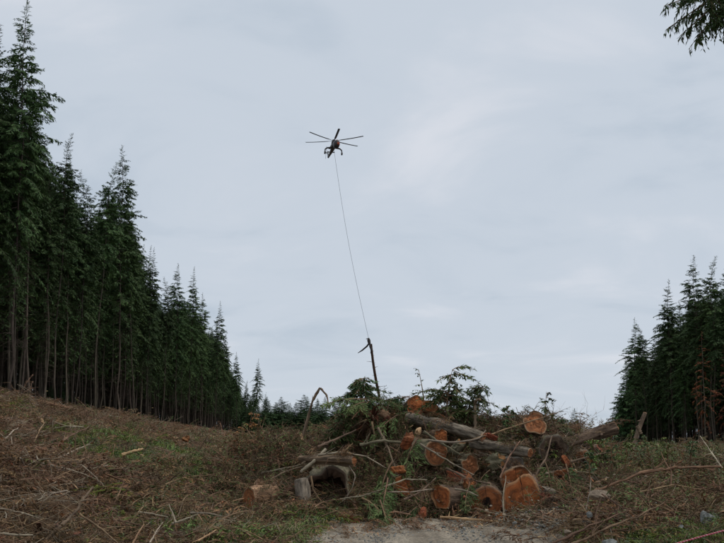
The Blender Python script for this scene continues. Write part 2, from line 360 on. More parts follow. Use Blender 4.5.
def build_road():
    xs = np.linspace(-2.2, 6.2, 150); ys = np.linspace(-12, 18.6, 260)
    X, Y = np.meshgrid(xs, ys)
    mk = road_mask(X, Y)
    Z = ground_h(X, Y) + 0.02 + 0.035 * fbm(X * 2.2, Y * 2.2, 40, 3) * mk + 0.03 * np.maximum(vnoise(X * 9, Y * 9, 77), 0) * mk
    keep = mk > 0.45
    idx = -np.ones(X.shape, int); n = len(xs)
    V = np.stack([X, Y, Z], -1).reshape(-1, 3)
    f = []
    kk = keep[:-1, :-1] & keep[1:, :-1] & keep[:-1, 1:] & keep[1:, 1:]
    I, J = np.nonzero(kk); i = I * n + J
    F = np.stack([i, i + 1, i + n + 1, i + n], -1)
    used = np.unique(F); re = np.zeros(len(V), int); re[used] = np.arange(len(used))
    m, N, L, bs = nodes('road_gravel')
    tc = N.new('ShaderNodeTexCoord')
    v = N.new('ShaderNodeTexVoronoi'); v.inputs['Scale'].default_value = 26; L.new(tc.outputs['Object'], v.inputs['Vector'])
    no = N.new('ShaderNodeTexNoise'); no.inputs['Scale'].default_value = 1.1; no.inputs['Detail'].default_value = 8; no.inputs['Roughness'].default_value = 0.7; L.new(tc.outputs['Object'], no.inputs['Vector'])
    r = N.new('ShaderNodeValToRGB'); e = r.color_ramp.elements
    e[0].position = 0.34; e[0].color = (0.12, 0.092, 0.060, 1); e[1].position = 0.66; e[1].color = (0.37, 0.31, 0.23, 1)
    L.new(no.outputs[0], r.inputs[0])
    # two packed, paler wheel tracks running along the road
    mp = N.new('ShaderNodeMapping'); mp.inputs['Scale'].default_value = (1.6, 0.16, 1); L.new(tc.outputs['Object'], mp.inputs[0])
    nt2 = N.new('ShaderNodeTexNoise'); nt2.inputs['Scale'].default_value = 1.4; nt2.inputs['Detail'].default_value = 4; L.new(mp.outputs[0], nt2.inputs['Vector'])
    mxr = N.new('ShaderNodeMath'); mxr.operation = 'MULTIPLY_ADD'; mxr.inputs[1].default_value = 0.55; L.new(nt2.outputs[0], mxr.inputs[0])
    hf = N.new('ShaderNodeMath'); hf.operation = 'MULTIPLY'; hf.inputs[1].default_value = 0.5; L.new(no.outputs[0], hf.inputs[0]); L.new(hf.outputs[0], mxr.inputs[2])
    L.new(mxr.outputs[0], r.inputs[0])
    bw = N.new('ShaderNodeRGBToBW'); L.new(v.outputs['Color'], bw.inputs[0])
    mr = N.new('ShaderNodeMapRange'); mr.inputs[3].default_value = 0.55; mr.inputs[4].default_value = 1.35; L.new(bw.outputs[0], mr.inputs[0])
    hs = N.new('ShaderNodeHueSaturation'); L.new(r.outputs[0], hs.inputs['Color']); L.new(mr.outputs[0], hs.inputs['Value'])
    L.new(hs.outputs[0], bs.inputs['Base Color']); bs.inputs['Roughness'].default_value = 0.95
    bp = N.new('ShaderNodeBump'); bp.inputs['Strength'].default_value = 1.0; bp.inputs['Distance'].default_value = 0.03; bp.invert = True
    L.new(v.outputs['Distance'], bp.inputs['Height']); L.new(bp.outputs[0], bs.inputs['Normal'])
    mb = MB(); mb.add(V[used], re[F])
    tag(mb.build('gravel_road', m), 'pale grey gravel road ending at the foot of the log heap', 'road', kind='structure')
build_road()

# ------------------------------------------------------------------ foliage generators
def frame_dirs(az, el):
    return np.stack([np.cos(az) * np.cos(el), np.sin(az) * np.cos(el), np.sin(el)], -1)

def conifer(seed, H, cb, Lmax, step=0.42, nb=5, size=1.0, droop=0.5, dead=50, side_bias=None, sparse=1.0, top_up=0.7, r0=None, strag=3.0, bend=0.0):
    """returns (trunk mesh builder, crown mesh builder) of one conifer of height H, crown from cb*H to the top"""
    R = np.random.default_rng(seed)
    tr = MB(); cr = MB()
    r0 = r0 or H * 0.0037
    zz = np.concatenate([[-0.6, 0.0, 0.5, 1.5], np.linspace(4, H, 13)]) if H > 8 else np.linspace(-0.3, H, 9)
    sw = np.cumsum(R.normal(0, 0.003 * H, (len(zz), 2)), 0) * (zz[:, None] > 0.3)
    rad = r0 * (1 - np.clip(zz, 0, None) / H) ** 0.8 + 0.012
    rad[:2] *= 1.2
    sw = sw + np.stack([bend * H * 0.03 * np.clip((zz - 0.86 * H) / (0.14 * H), 0, 1) ** 2, 0 * zz], -1)
    pts = np.column_stack([sw, zz])
    tube(tr, pts, rad, 9, 0, True, 0.05, seed)
    cx = lambda z: np.stack([np.interp(z, zz, sw[:, 0]), np.interp(z, zz, sw[:, 1])], -1)
    # dead limbs below the crown
    for _ in range(dead):
        z = H * (0.08 + (cb - 0.06) * R.random() ** 0.7); az = R.random() * 6.283; l = R.uniform(0.5, 1.0) * Lmax * R.uniform(0.15, 0.65)
        t = np.linspace(0, 1, 4); d = frame_dirs(np.array(az), np.array(R.uniform(-0.1, 0.35)))
        p = np.append(cx(z), z) + d[None, :] * (t * l)[:, None]; p[:, 2] -= (t ** 2) * l * R.uniform(0.2, 0.7)
        tube(tr, p, np.linspace(0.028, 0.008, 4), 3, 0, False)
    zc = H * cb
    z = zc
    BB = []; DD = []; SS = []; LL = []; WW = []
    while z < H - 0.25:
        u = (H - z) / (H - zc)                      # 0 top .. 1 crown base
        prof = min(1.0, (u / 0.62) ** 0.85) * (1.0 if u < 0.72 else 1.0 - 0.35 * (u - 0.72) / 0.28)
        k = max(2, int(round(nb * (0.6 + 0.6 * u) * sparse + R.uniform(-1, 1))))
        a0 = R.random() * 6.283
        for q in range(k):
            az = a0 + 6.283 * (q + R.uniform(-0.35, 0.35)) / k
            l = Lmax * prof * R.uniform(0.55, 1.15) * (1.25 if R.random() < 0.12 else 1.0)
            l *= 0.95 + 0.75 * float(vnoise(az * 1.3 + seed, z * 0.33, seed)) + 0.35 * float(vnoise(0.0, z * 0.5, seed + 3))
            if u > 0.75 and R.random() < (u - 0.75) * 2.4: continue
            l = max(l, 0.22)
            el = top_up * (1 - u) ** 1.3 + R.normal(0, 0.17) - 0.10 * u
            n = max(4, int(l / 0.20))
            t = (np.arange(n) + R.random(n)) / n
            t = 0.12 + 0.88 * t if u < 0.5 else 0.2 + 0.8 * t
            dr = droop * (0.35 + 0.65 * u) * R.uniform(0.4, 1.7)
            base = np.append(cx(z), z + R.uniform(-step, step) * 0.5)
            d = np.array([math.cos(az) * math.cos(el), math.sin(az) * math.cos(el), math.sin(el)])
            p = base + d[None, :] * (t * l)[:, None]; p[:, 2] -= t ** 2 * l * dr
            tan = d[None, :] + np.stack([0 * t, 0 * t, -2 * t * dr], -1); tan = nrm(tan)
            lat = np.array([-math.sin(az), math.cos(az), 0.0])
            # branch wood
            tp = np.linspace(0, 0.95, 4); pp = base + d[None, :] * (tp * l)[:, None]; pp[:, 2] -= tp ** 2 * l * dr
            if l > 1.2: tube(tr, pp, np.linspace(0.035, 0.01, 4) * size, 3, 0, False)
            for sgn in (-1, 1):
                ang = R.uniform(0.5, 1.15, n) * sgn
                sl = np.minimum(0.26 * l, 0.75) * (1.15 - 0.75 * t) * R.uniform(0.6, 1.25, n) * size + 0.10
                D = tan * np.cos(ang)[:, None] + lat[None, :] * np.sin(ang)[:, None]
                D[:, 2] -= R.uniform(-0.25, 1.0, n) * (0.35 + u)
                D = nrm(D)
                up = nrm(np.stack([R.normal(0, .8, n), R.normal(0, .8, n), np.ones(n)], -1))
                S = nrm(np.cross(D, up))
                BB.append(p); DD.append(D); SS.append(S); LL.append(sl); WW.append(sl * R.uniform(0.17, 0.30, n))
                # secondary sprigs from the spray's middle
                for fr, wd in ((0.35, 0.75), (0.6, 0.6)):
                    D2 = nrm(D + S * (R.uniform(0.5, 1.1, n) * R.choice([-1, 1], n))[:, None] + np.stack([0 * t, 0 * t, R.uniform(-0.9, 0.1, n)], -1))
                    BB.append(p + D * (sl * fr)[:, None]); DD.append(D2); SS.append(nrm(np.cross(D2, up)))
                    LL.append(sl * wd * 0.8); WW.append(sl * wd * R.uniform(0.16, 0.26, n))
            # tip
            BB.append(p[-1:]); DD.append(tan[-1:]); SS.append(lat[None, :]); LL.append(np.array([0.3 * size])); WW.append(np.array([0.07 * size]))
        z += step * R.uniform(0.6, 1.4) * (0.55 + 0.6 * u)
    # thin straggling live sprays on the stem below the crown
    zl = 0.16 * H; ns = int(strag * (zc - zl))
    for q in range(max(ns, 0)):
        z = zl + (zc - zl) * R.random() ** 0.55; az = R.random() * 6.283; l = Lmax * R.uniform(0.2, 0.62)
        n = max(3, int(l / 0.30)); t = R.uniform(0.25, 1, n); d = frame_dirs(np.array(az), np.array(R.uniform(-0.2, 0.3)))
        dr = R.uniform(0.2, 0.7)
        p = np.append(cx(z), z) + d[None] * (t * l)[:, None]; p[:, 2] -= t ** 2 * l * dr
        tp = np.linspace(0, 1, 4); pp = np.append(cx(z), z) + d[None] * (tp * l)[:, None]; pp[:, 2] -= tp ** 2 * l * dr
        tube(tr, pp, np.linspace(0.026, 0.008, 4), 3, 0, False)
        for w_ in range(3):
            D = nrm(d[None] + R.normal(0, 0.6, (n, 3)) + np.array([0, 0, -0.35])); sl = R.uniform(0.25, 0.6, n) * size
            BB.append(p); DD.append(D); SS.append(nrm(np.cross(D, nrm(R.normal(0, .4, (n, 3)) + np.array([0, 0, 1.0]))))); LL.append(sl); WW.append(sl * R.uniform(.14, .24, n))
    kites(cr, np.concatenate(BB), np.concatenate(DD), np.concatenate(SS), np.concatenate(LL), np.concatenate(WW), 0.12)
    # leader
    b = np.array([[*cx(H - 0.9 * size), H - 0.9 * size]] * 14); a = R.random(14) * 6.283
    b[:, 2] += np.linspace(0, 0.9 * size, 14)
    D = frame_dirs(a, np.full(14, 0.6)); kites(cr, b, D, nrm(np.cross(D, [0, 0, 1.0])), 0.3 * size, 0.06 * size)
    return tr, cr

def bough_mesh(seed, L, droop=0.35, wide=0.45, fine=1.0, nl=1.0):
    """a cut conifer bough along +X: stem builder and needle builder"""
    R = np.random.default_rng(seed); st = MB(); nd = MB()
    n = 12; t = np.linspace(0, 1, n); yaw = np.cumsum(R.normal(0, 0.05, n))
    p = np.stack([t * L, np.cumsum(yaw) * L / n * 0.6, -droop * L * t ** 2], -1)
    tube(st, p, np.linspace(0.012 * L + 0.006, 0.003, n), 5)
    m = int(L / 0.075 * fine)
    for i in range(m):
        u = (i + R.random()) / m; u = 0.08 + 0.92 * u
        b = np.array([np.interp(u, t, p[:, k]) for k in range(3)])
        s = R.choice([-1, 1]); a = s * R.uniform(0.55, 1.1)
        l = L * wide * (1.05 - u) * R.uniform(0.5, 1.1) + 0.06
        d = np.array([math.cos(a), math.sin(a), R.uniform(-0.35, 0.12)]); d /= np.linalg.norm(d)
        k = 4; tt = np.linspace(0, 1, k); q = b + d[None] * (tt * l)[:, None]; q[:, 2] -= tt ** 2 * l * R.uniform(0.2, 0.9)
        tube(st, q, np.linspace(0.005, 0.002, k), 3, 0, False)
        c = max(3, int(l / 0.030 * fine)); v = R.random(c)
        B = np.stack([np.interp(v, tt, q[:, j]) for j in range(3)], -1)
        sg = R.choice([-1, 1], c); lat = nrm(np.cross(d, [0, 0, 1.0]))
        D = nrm(d[None] * R.uniform(0.4, 1.0, c)[:, None] + lat[None] * (sg * R.uniform(0.3, 1.0, c))[:, None] + np.stack([0 * v, R.normal(0, .25, c), R.uniform(-1.1, 0.35, c)], -1))
        up = nrm(np.stack([R.normal(0, .5, c), R.normal(0, .5, c), np.ones(c)], -1))
        ln = R.uniform(0.05, 0.13, c) * (1.1 - 0.4 * v) * nl
        kites(nd, B, D, nrm(np.cross(D, up)), ln, ln * R.uniform(0.22, 0.34, c), 0.2)
    return st, nd

def sticks_mesh(seed, n, span, lmin, lmax, rmin, rmax, flat=0.35, sub=2, mats=1, sides=4):
    R = np.random.default_rng(seed); mb = MB()
    for i in range(n):
        c = np.array([R.normal(0, span), R.normal(0, span), abs(R.normal(0, 0.10 * span))])
        l = R.uniform(lmin, lmax); az = R.random() * 6.283; el = R.normal(0, flat)
        d = frame_dirs(np.array(az), np.array(el)); k = 5; t = np.linspace(-0.5, 0.5, k)
        bend = R.normal(0, 0.10, 3) * l
        p = c + d[None] * (t * l)[:, None] + bend[None] * (t ** 2 * 2)[:, None] + R.normal(0, 0.012 * l, (k, 3))
        r = R.uniform(rmin, rmax) * (l / lmax) ** 0.5
        mi = int(R.integers(mats)); tube(mb, p, np.linspace(r, r * 0.4, k), sides, mi, True)
        for _ in range(sub):
            j = R.integers(1, k); d2 = nrm(d + R.normal(0, 0.7, 3)); l2 = l * R.uniform(0.15, 0.45)
            q = p[j] + d2[None] * (np.linspace(0, 1, 3) * l2)[:, None] + R.normal(0, 0.02 * l2, (3, 3))
            tube(mb, q, np.linspace(r * 0.5, r * 0.2, 3), 3, mi, False)
    return mb

def spray_clump(seed, n=10, L=0.8, fine=0.5, ratio=0.35):
    """a heap of limp cut branches: material 0 twig, 1 needles"""
    R = np.random.default_rng(seed); mb = MB()
    for i in range(n):
        s, nd = bough_mesh(seed * 31 + i, L * R.uniform(0.6, 1.3), R.uniform(0.1, 0.5), 0.42, fine)
        E = np.array((Matrix.Rotation(R.random() * 6.283, 3, 'Z') @ Matrix.Rotation(R.uniform(-0.7, 0.25), 3, 'Y') @ Matrix.Rotation(R.normal(0, 0.5), 3, 'X')))
        o = np.array([R.normal(0, 0.25), R.normal(0, 0.25), R.uniform(0.0, 0.22)])
        for src, m in ((s, 0), (nd, 1)):
            off = 0
            for V, F in zip(src.v, src.f):
                mb.add(V @ E.T + o, F - off, m); off += len(V)
    return mb

def grass_mesh(seed, n=70, h=0.35, spread=0.22, w=0.012):
    R = np.random.default_rng(seed); mb = MB()
    az = R.random(n) * 6.283; b = np.stack([R.normal(0, spread, n), R.normal(0, spread, n), np.full(n, -0.03)], -1)
    el = R.uniform(0.7, 1.45, n); D = frame_dirs(az, el); S = nrm(np.cross(D, [0, 0, 1.0])); l = h * R.uniform(0.5, 1.2, n)
    V = np.stack([b - S * w * .5, b + S * w * .5, b + D * (l * .6)[:, None] + S * w * .4, b + D * (l * .6)[:, None] - S * w * .4,
                  b + D * l[:, None] * 1.0 + np.stack([np.cos(az), np.sin(az), -0.5 * np.ones(n)], -1) * (l * 0.18)[:, None]], 1).reshape(-1, 3)
    i = np.arange(n)[:, None] * 5
    mb.add(V, i + np.array([[0, 1, 2, 3]])); mb.add(V, i + np.array([[3, 2, 4]]))
    return mb

def herb_mesh(seed, n=60, h=0.45, spread=0.28, leaf=0.11):
    """leafy ground plants: 0 stem, 1 leaf"""
    R = np.random.default_rng(seed); mb = MB()
    for s in range(9):
        b = np.array([R.normal(0, spread), R.normal(0, spread), -0.03]); a = R.random() * 6.283; l = h * R.uniform(0.5, 1.2)
        p = b + np.stack([np.cos(a) * np.linspace(0, .35, 4) * l, np.sin(a) * np.linspace(0, .35, 4) * l, np.linspace(0, 1, 4) * l], -1)
        tube(mb, p, np.linspace(0.006, 0.002, 4), 3, 0, False)
        k = n // 9; u = R.uniform(0.3, 1, k)
        B = np.stack([np.interp(u, np.linspace(0, 1, 4), p[:, j]) for j in range(3)], -1)
        az = R.random(k) * 6.283; D = frame_dirs(az, R.uniform(-0.3, 0.5, k)); ln = leaf * R.uniform(0.6, 1.3, k)
        kites(mb, B, D, nrm(np.cross(D, nrm(np.array([0, 0, 1.0]) + R.normal(0, .3, (k, 3))))), ln, ln * 0.5, 0.25, 1)
    return mb

def chips_mesh(seed, n=22, span=0.5, s=0.10, mats=2):
    R = np.random.default_rng(seed); mb = MB()
    for i in range(n):
        ln, wd, th = s * R.uniform(0.6, 3.2), s * R.uniform(0.25, 0.75), s * R.uniform(0.1, 0.4)
        # a split shard: two ragged ends, a bent middle, wedge-shaped section
        st = np.array([-0.5, -0.15, 0.2, 0.5]); wv = np.array([R.uniform(.1, .9), 1, R.uniform(.7, 1), R.uniform(.05, .6)])
        V = np.array([[ln * (x + R.normal(0, .05)), wd * w * y * R.uniform(.7, 1.2), th * w * z * R.uniform(.6, 1.2)] for x, w in zip(st, wv) for y, z in ((-.5, -.3), (.5, -.5), (.35, .5), (-.4, .35))])
        V[:, 2] += th * 1.2 * (V[:, 0] / ln) ** 2 * R.normal(0, 1)
        E = np.array(Euler((R.normal(0, .5), R.normal(0, .35), R.random() * 6.28)).to_matrix())
        q = np.arange(3)[:, None] * 4; j = np.arange(4)[None]; k = (j + 1) % 4
        F = np.stack([q + j, q + k, q + 4 + k, q + 4 + j], -1).reshape(-1, 4)
        mb.add(V @ E.T + np.array([R.normal(0, span), R.normal(0, span), R.uniform(0, 0.05)]), np.vstack([F, [[3, 2, 1, 0], [12, 13, 14, 15]]]), int(R.integers(mats)))
    return mb
def stone_arrays(seed, s, sides=10, rings=7, rough=0.25):
    R = np.random.default_rng(seed); th = np.linspace(0, math.pi, rings); ph = np.linspace(0, 2 * math.pi, sides, endpoint=False)
    T, Pp = np.meshgrid(th, ph, indexing='ij')
    D = np.stack([np.sin(T) * np.cos(Pp), np.sin(T) * np.sin(Pp), np.cos(T)], -1)
    f = 1.0
    for _ in range(7):
        nn = nrm(R.normal(0, 1, 3)); f = np.minimum(f, R.uniform(0.62, 0.95) / np.maximum(D @ nn, 1e-3)) if False else f
    planes = nrm(R.normal(0, 1, (15, 3))); dist = R.uniform(0.52, 0.92, 15)
    q = D @ planes.T; rad = np.min(np.where(q > 0.05, dist / np.maximum(q, 0.05), 9), -1); rad = np.minimum(rad, 1.15)
    V = D * rad[..., None] * np.asarray(s); V += R.normal(0, 0.03, V.shape) * np.mean(s); V[0] = V[0].mean(0); V[-1] = V[-1].mean(0)
    i = np.arange(rings - 1)[:, None] * sides; j = np.arange(sides)[None, :]; k = (j + 1) % sides
    F = np.stack([i + j, i + sides + j, i + sides + k, i + k], -1).reshape(-1, 4)
    return V.reshape(-1, 3), F
def stones_mesh(seed, n=14, span=0.35, s=0.05):
    R = np.random.default_rng(seed); mb = MB()
    for i in range(n):
        q = s * R.uniform(0.4, 1.6); V, F = stone_arrays(seed * 13 + i, (q * R.uniform(.8, 1.4), q, q * .7), 7, 5)
        mb.add(V + np.array([R.normal(0, span), R.normal(0, span), q * 0.3]), F)
    return mb

# ------------------------------------------------------------------ scatter: ONE object of kind stuff made of geometry-node instances
def source_collection(name, meshes):
    c = bpy.data.collections.new(name)
    for i, me in enumerate(meshes):
        o = bpy.data.objects.new('%s_source_%02d' % (name, i), me); c.objects.link(o)
    return c
def scatter(name, label, cat, pts, rots, scl, idx, coll):
    me = bpy.data.meshes.new(name); pts = np.asarray(pts, float)
    me.vertices.add(len(pts)); me.vertices.foreach_set('co', pts.ravel())
    a = me.attributes.new('rot', 'FLOAT_VECTOR', 'POINT'); a.data.foreach_set('vector', np.asarray(rots, float).ravel())
    a = me.attributes.new('scl', 'FLOAT', 'POINT'); a.data.foreach_set('value', np.asarray(scl, float))
    a = me.attributes.new('pick', 'INT', 'POINT'); a.data.foreach_set('value', np.asarray(idx, np.int32))
    o = obj(name, me); tag(o, label, cat, kind='stuff')
    ng = bpy.data.node_groups.new(name, 'GeometryNodeTree')
    ng.interface.new_socket('Geometry', in_out='INPUT', socket_type='NodeSocketGeometry')
    ng.interface.new_socket('Geometry', in_out='OUTPUT', socket_type='NodeSocketGeometry')
    N, L = ng.nodes, ng.links
    gi, go = N.new('NodeGroupInput'), N.new('NodeGroupOutput')
    ci = N.new('GeometryNodeCollectionInfo'); ci.inputs['Collection'].default_value = coll
    ci.inputs['Separate Children'].default_value = True; ci.inputs['Reset Children'].default_value = True
    ip = N.new('GeometryNodeInstanceOnPoints'); ip.inputs['Pick Instance'].default_value = True
    def na(nm, t):
        x = N.new('GeometryNodeInputNamedAttribute'); x.data_type = t; x.inputs['Name'].default_value = nm; return x.outputs['Attribute']
    er = N.new('FunctionNodeEulerToRotation')
    L.new(na('rot', 'FLOAT_VECTOR'), er.inputs[0]); L.new(er.outputs[0], ip.inputs['Rotation'])
    L.new(na('scl', 'FLOAT'), ip.inputs['Scale']); L.new(na('pick', 'INT'), ip.inputs['Instance Index'])
    L.new(gi.outputs[0], ip.inputs['Points']); L.new(ci.outputs[0], ip.inputs['Instance']); L.new(ip.outputs[0], go.inputs[0])
    md = o.modifiers.new('scatter', 'NODES'); md.node_group = ng
    return o

# ------------------------------------------------------------------ the standing forest
TALL = []
for s, H, cb, Lm, dr in ((1, 45, 0.46, 4.4, 0.45), (2, 45, 0.38, 5.0, 0.6), (3, 45, 0.52, 4.0, 0.5), (4, 45, 0.32, 5.0, 0.65), (5, 45, 0.56, 3.7, 0.4), (6, 45, 0.42, 4.6, 0.7), (7, 45, 0.22, 4.6, 0.55), (8, 45, 0.40, 4.4, 0.75)):
    t, c = conifer(100 + s, H, cb, Lm, 0.55, 5, 1.25, dr, 80, strag=4.0, bend=(0, .9, -.4, 1.3, .3, -1.0, .5, 0, .8)[s], sparse=(0, 1, .8, 1.05, .7, 1, .85, 1, .55, .7)[s])
    TALL.append((H, t.mesh('conifer_trunk', M['bark']), c.mesh('conifer_crown', M['needle'], False)))
YOUNG = []
for s, H, cb, Lm in ((1, 18, 0.06, 3.2), (2, 18, 0.10, 2.7), (3, 18, 0.04, 3.6)):
    t, c = conifer(200 + s, H, cb, Lm, 0.40, 7, 1.1, 0.4, 4, strag=0)
    YOUNG.append((H, t.mesh('young_trunk', M['bark']), c.mesh('young_crown', M['needle_young'], False)))
RUST = []
t, c = conifer(301, 17, 0.18, 2.4, 0.75, 3, 0.8, 0.75, 25, sparse=0.7, top_up=0.4)
RUST.append((17, t.mesh('rusty_trunk', M['bark']), c.mesh('rusty_crown', M['needle_rust'], False)))

rng = np.random.default_rng(7)
def plant(kind, x, y, H, label, cat, group=None, name='conifer_tree', z=None, rz=None, wide=1.0):
    h0, tm, cm = kind; s = H / h0
    e = empty(name, (x, y, gz(x, y) if z is None else z), rng.random() * 6.283 if rz is None else rz)
    e.scale = (s * wide, s * wide, s)
    e.rotation_euler[0] = rng.normal(0, 0.014); e.rotation_euler[1] = rng.normal(0, 0.016)
    obj('trunk', tm, e); obj('crown', cm, e)
    tag(e, label, cat, group)
    return e
placed = []          # (x, y) of every standing tree
def by_pixel(px, top, D, kinds, label, group, name='conifer_tree', wide=1.0, lift=0.0):
    x = (px - 362) / FPX * D; z = gz(x, D) + lift
    H = P(px, top, D).z - z
    placed.append((x, D))
    return plant(kinds, x, D, H, label, 'tree', group, name, z, wide=wide)

GL, GR = 'tall conifers along the left forest edge', 'conifers along the right forest edge'
left_sky = [  # (px, top row, depth, variant, label)
    (8, 0, 90, 1, 'tallest dark conifer at the left picture edge, its tip touching the top border'),
    (-16, 20, 88, 3, 'tall conifer cut by the left picture border beside the tallest tree'),
    (28, 90, 97, 2, 'dense conifer just right of the tallest left tree, hidden in its crown'),
    (57, 133, 104, 4, 'thin conifer with a bent nodding tip right of the tallest left tree'),
    (66, 152, 110, 0, 'narrow conifer close behind the nodding tip of the left stand'),
    (76, 172, 112, 2, 'lower conifer before the gap in the left treetops'),
    (95, 160, 120, 4, 'slender pointed conifer beside the broad drooping one in the left stand'),
    (120, 144, 128, 1, 'broad drooping conifer standing proud in the middle of the left stand'),
    (133, 205, 138, 0, 'shorter conifer leaning on the broad drooping one in the left stand'),
    (145, 248, 150, 3, 'round shouldered conifer where the left skyline drops steeply'),
    (162, 277, 168, 2, 'small topped conifer left of the twin pointed tops'),
    (174, 263, 176, 1, 'left one of the twin pointed tops in the left stand'),
    (188, 267, 186, 3, 'right one of the twin pointed tops in the left stand'),
    (202, 293, 200, 1, 'conifer stepping down right of the twin pointed tops'),
    (215, 302, 212, 3, 'wide limbed conifer second step below the twin pointed tops'),
    (224, 330, 232, 0, 'conifer with a ragged outer limb near the end of left stand'),
    (236, 352, 262, 1, 'small far conifer just left of the last pointed tree'),
    (255, 358, 285, 3, 'last pointed conifer at the far end of the left stand'),
    (246, 380, 300, 2, 'short conifer nestled against the last pointed tree on the left'),
    (266, 392, 330, 0, 'low far conifer where the left stand meets the young wood')]
for px, tp, D, k, lb in left_sky: by_pixel(px, tp, D, TALL[k], lb, GL, wide=0.92)
right_sky = [
    (695, 256, 165, 1, 'tallest conifer of the right stand with a thin pointed top'),
    (715, 257, 160, 4, 'tall conifer next to the right picture border'),
    (673, 280, 176, 0, 'left neighbour of the tallest conifer in the right stand'),
    (684, 300, 180, 2, 'conifer wedged between the tallest right trees'),
    (657, 330, 188, 3, 'lower conifer behind the outer trees of the right stand'),
    (645, 325, 190, 4, 'slim conifer beside the outermost pointed pair on the right'),
    (637, 318, 196, 1, 'outer pointed conifer standing at the clearing side of the right stand'),
    (628, 360, 205, 3, 'short bushy conifer on the clearing side of the right stand'),
    (621, 383, 215, 1, 'small conifer at the foot of the outer right trees'),
    (614, 408, 225, 3, 'lowest outermost conifer of the right stand beside open sky'),
    (740, 250, 158, 2, 'tall conifer mostly cut off by the right picture border')]
for px, tp, D, k, lb in right_sky: by_pixel(px, tp, D, TALL[k] if tp < 350 else YOUNG[k % 3], lb, GR, wide=1.1)
by_pixel(703, 332, 118, RUST[0], 'rust brown dying conifer in front of the right stand', None, 'dying_conifer')
by_pixel(722, 345, 110, RUST[0], 'rust brown dying conifer cut by the right picture border', None, 'dying_conifer')
by_pixel(575, 408, 110, YOUNG[0], 'lone small young conifer against the sky behind the log heap', None, 'young_conifer', 1.5)
# young wood closing the valley
for i in range(60):
    px = 238 + i * 3.25 + rng.uniform(-2, 2); D = rng.uniform(255, 330)
    by_pixel(px, 397 + rng.uniform(-4, 11) + (0.0010 * (px - 300) ** 2 if px > 300 else 0.35 * max(0, 275 - px)), D, YOUNG[i % 3], 'young conifer in the low far wood behind the log heap', 'young conifers of the far wood', 'young_conifer', 1.9)
# low far woodland that closes the horizon

def too_close(x, y, d):
    return any((x - a) ** 2 + (y - b) ** 2 < d * d for a, b in placed)
def edge_x(y, side):
    return (-39.5 - 0.042 * (y - 90)) if side < 0 else (67.0 + 0.10 * (y - 165) if y > 165 else 67.0 + 0.2 * (165 - y))
def cap_height(x, y, side):
    """highest tree that stays under the photographed skyline, from the hand-placed skyline trees"""
    px = 362 + FPX * x / y
    lst = left_sky if side < 0 else right_sky
    q = sorted((a[0], a[1]) for a in lst); top = np.interp(px, [a for a, b in q], [b for a, b in q])
    return P(px, top + 16 + 0.09 * (450 - top), y).z - gz(x, y)
LBL = {-1: 'straight bare lower trunk and dark crown in the left forest wall', 1: 'bare trunked conifer in the shaded right forest wall'}
LBL = {-1: 'dark conifer with bare lower trunk inside the left forest wall', 1: 'dark conifer with bare lower trunk inside the right forest wall'}
GRP = {-1: 'conifers inside the left forest wall', 1: 'conifers inside the right forest wall'}
rest = []
for side, n_ind, y0, y1, depth, n_all in ((-1, 170, 70, 400, 40, 1300), (1, 75, 135, 330, 46, 650)):
    cand = []
    tries = 0
    while len(cand) < n_all and tries < 40000:
        tries += 1
        y = y0 * (y1 / y0) ** rng.random() ** (1.0 if side < 0 else 1.3); w = depth * rng.random() ** 1.3 * (1 if side < 0 else 1)
        x = edge_x(y, side) + side * (w + 0.5)
        px = 362 + FPX * x / y
        if px < -120 or px > 850: continue
        if too_close(x, y, 2.9 if w < 9 else 2.0): continue
        placed.append((x, y)); cand.append((w + 0.06 * y, x, y, w))
    cand.sort()
    for i, (_, x, y, w) in enumerate(cand):
        H = min(cap_height(x, y, side) * rng.uniform(0.86, 1.0), 47)
        if H < 9: continue
        k = int(rng.choice(8, p=[.17, .15, .14, .1, .14, .13, .05, .12] if side < 0 else [.13, .18, .05, .2, .04, .12, .18, .1]))
        if i < n_ind: plant(TALL[k], x, y, H, LBL[side], 'tree', GRP[side], wide=rng.uniform(0.8, 1.08) if H > 25 else 1.2)
        else: rest.append((x, y, gz(x, y), k, H / 45))
src = []
for H, tm, cm in TALL:
    me = tm.copy(); bmv = MB()
    def arr(m_):
        V = np.empty(len(m_.vertices) * 3); m_.vertices.foreach_get('co', V)
        tot = np.empty(len(m_.polygons), np.int32); m_.polygons.foreach_get('loop_total', tot)
        li = np.empty(len(m_.loops), np.int32); m_.loops.foreach_get('vertex_index', li)
        return V.reshape(-1, 3), tot, li
    for mi, m_ in enumerate((tm, cm)):
        V, tot, li = arr(m_); st = np.concatenate([[0], np.cumsum(tot)[:-1]])
        off = 0
        for q in (3, 4):
            s = st[tot == q]
            if len(s): bmv.add(V, li[s[:, None] + np.arange(q)], mi)
    src.append(bmv.mesh('stand_tree', [M['bark'], M['needle']], False))
c_forest = source_collection('stand', src)
rest = np.array(rest)
scatter('forest_interior', 'deep shaded mass of conifers behind the forest edges', 'forest', rest[:, :3],
        np.stack([rng.normal(0, .012, len(rest)), rng.normal(0, .012, len(rest)), rng.random(len(rest)) * 6.28], -1), rest[:, 4], rest[:, 3].astype(int), c_forest)

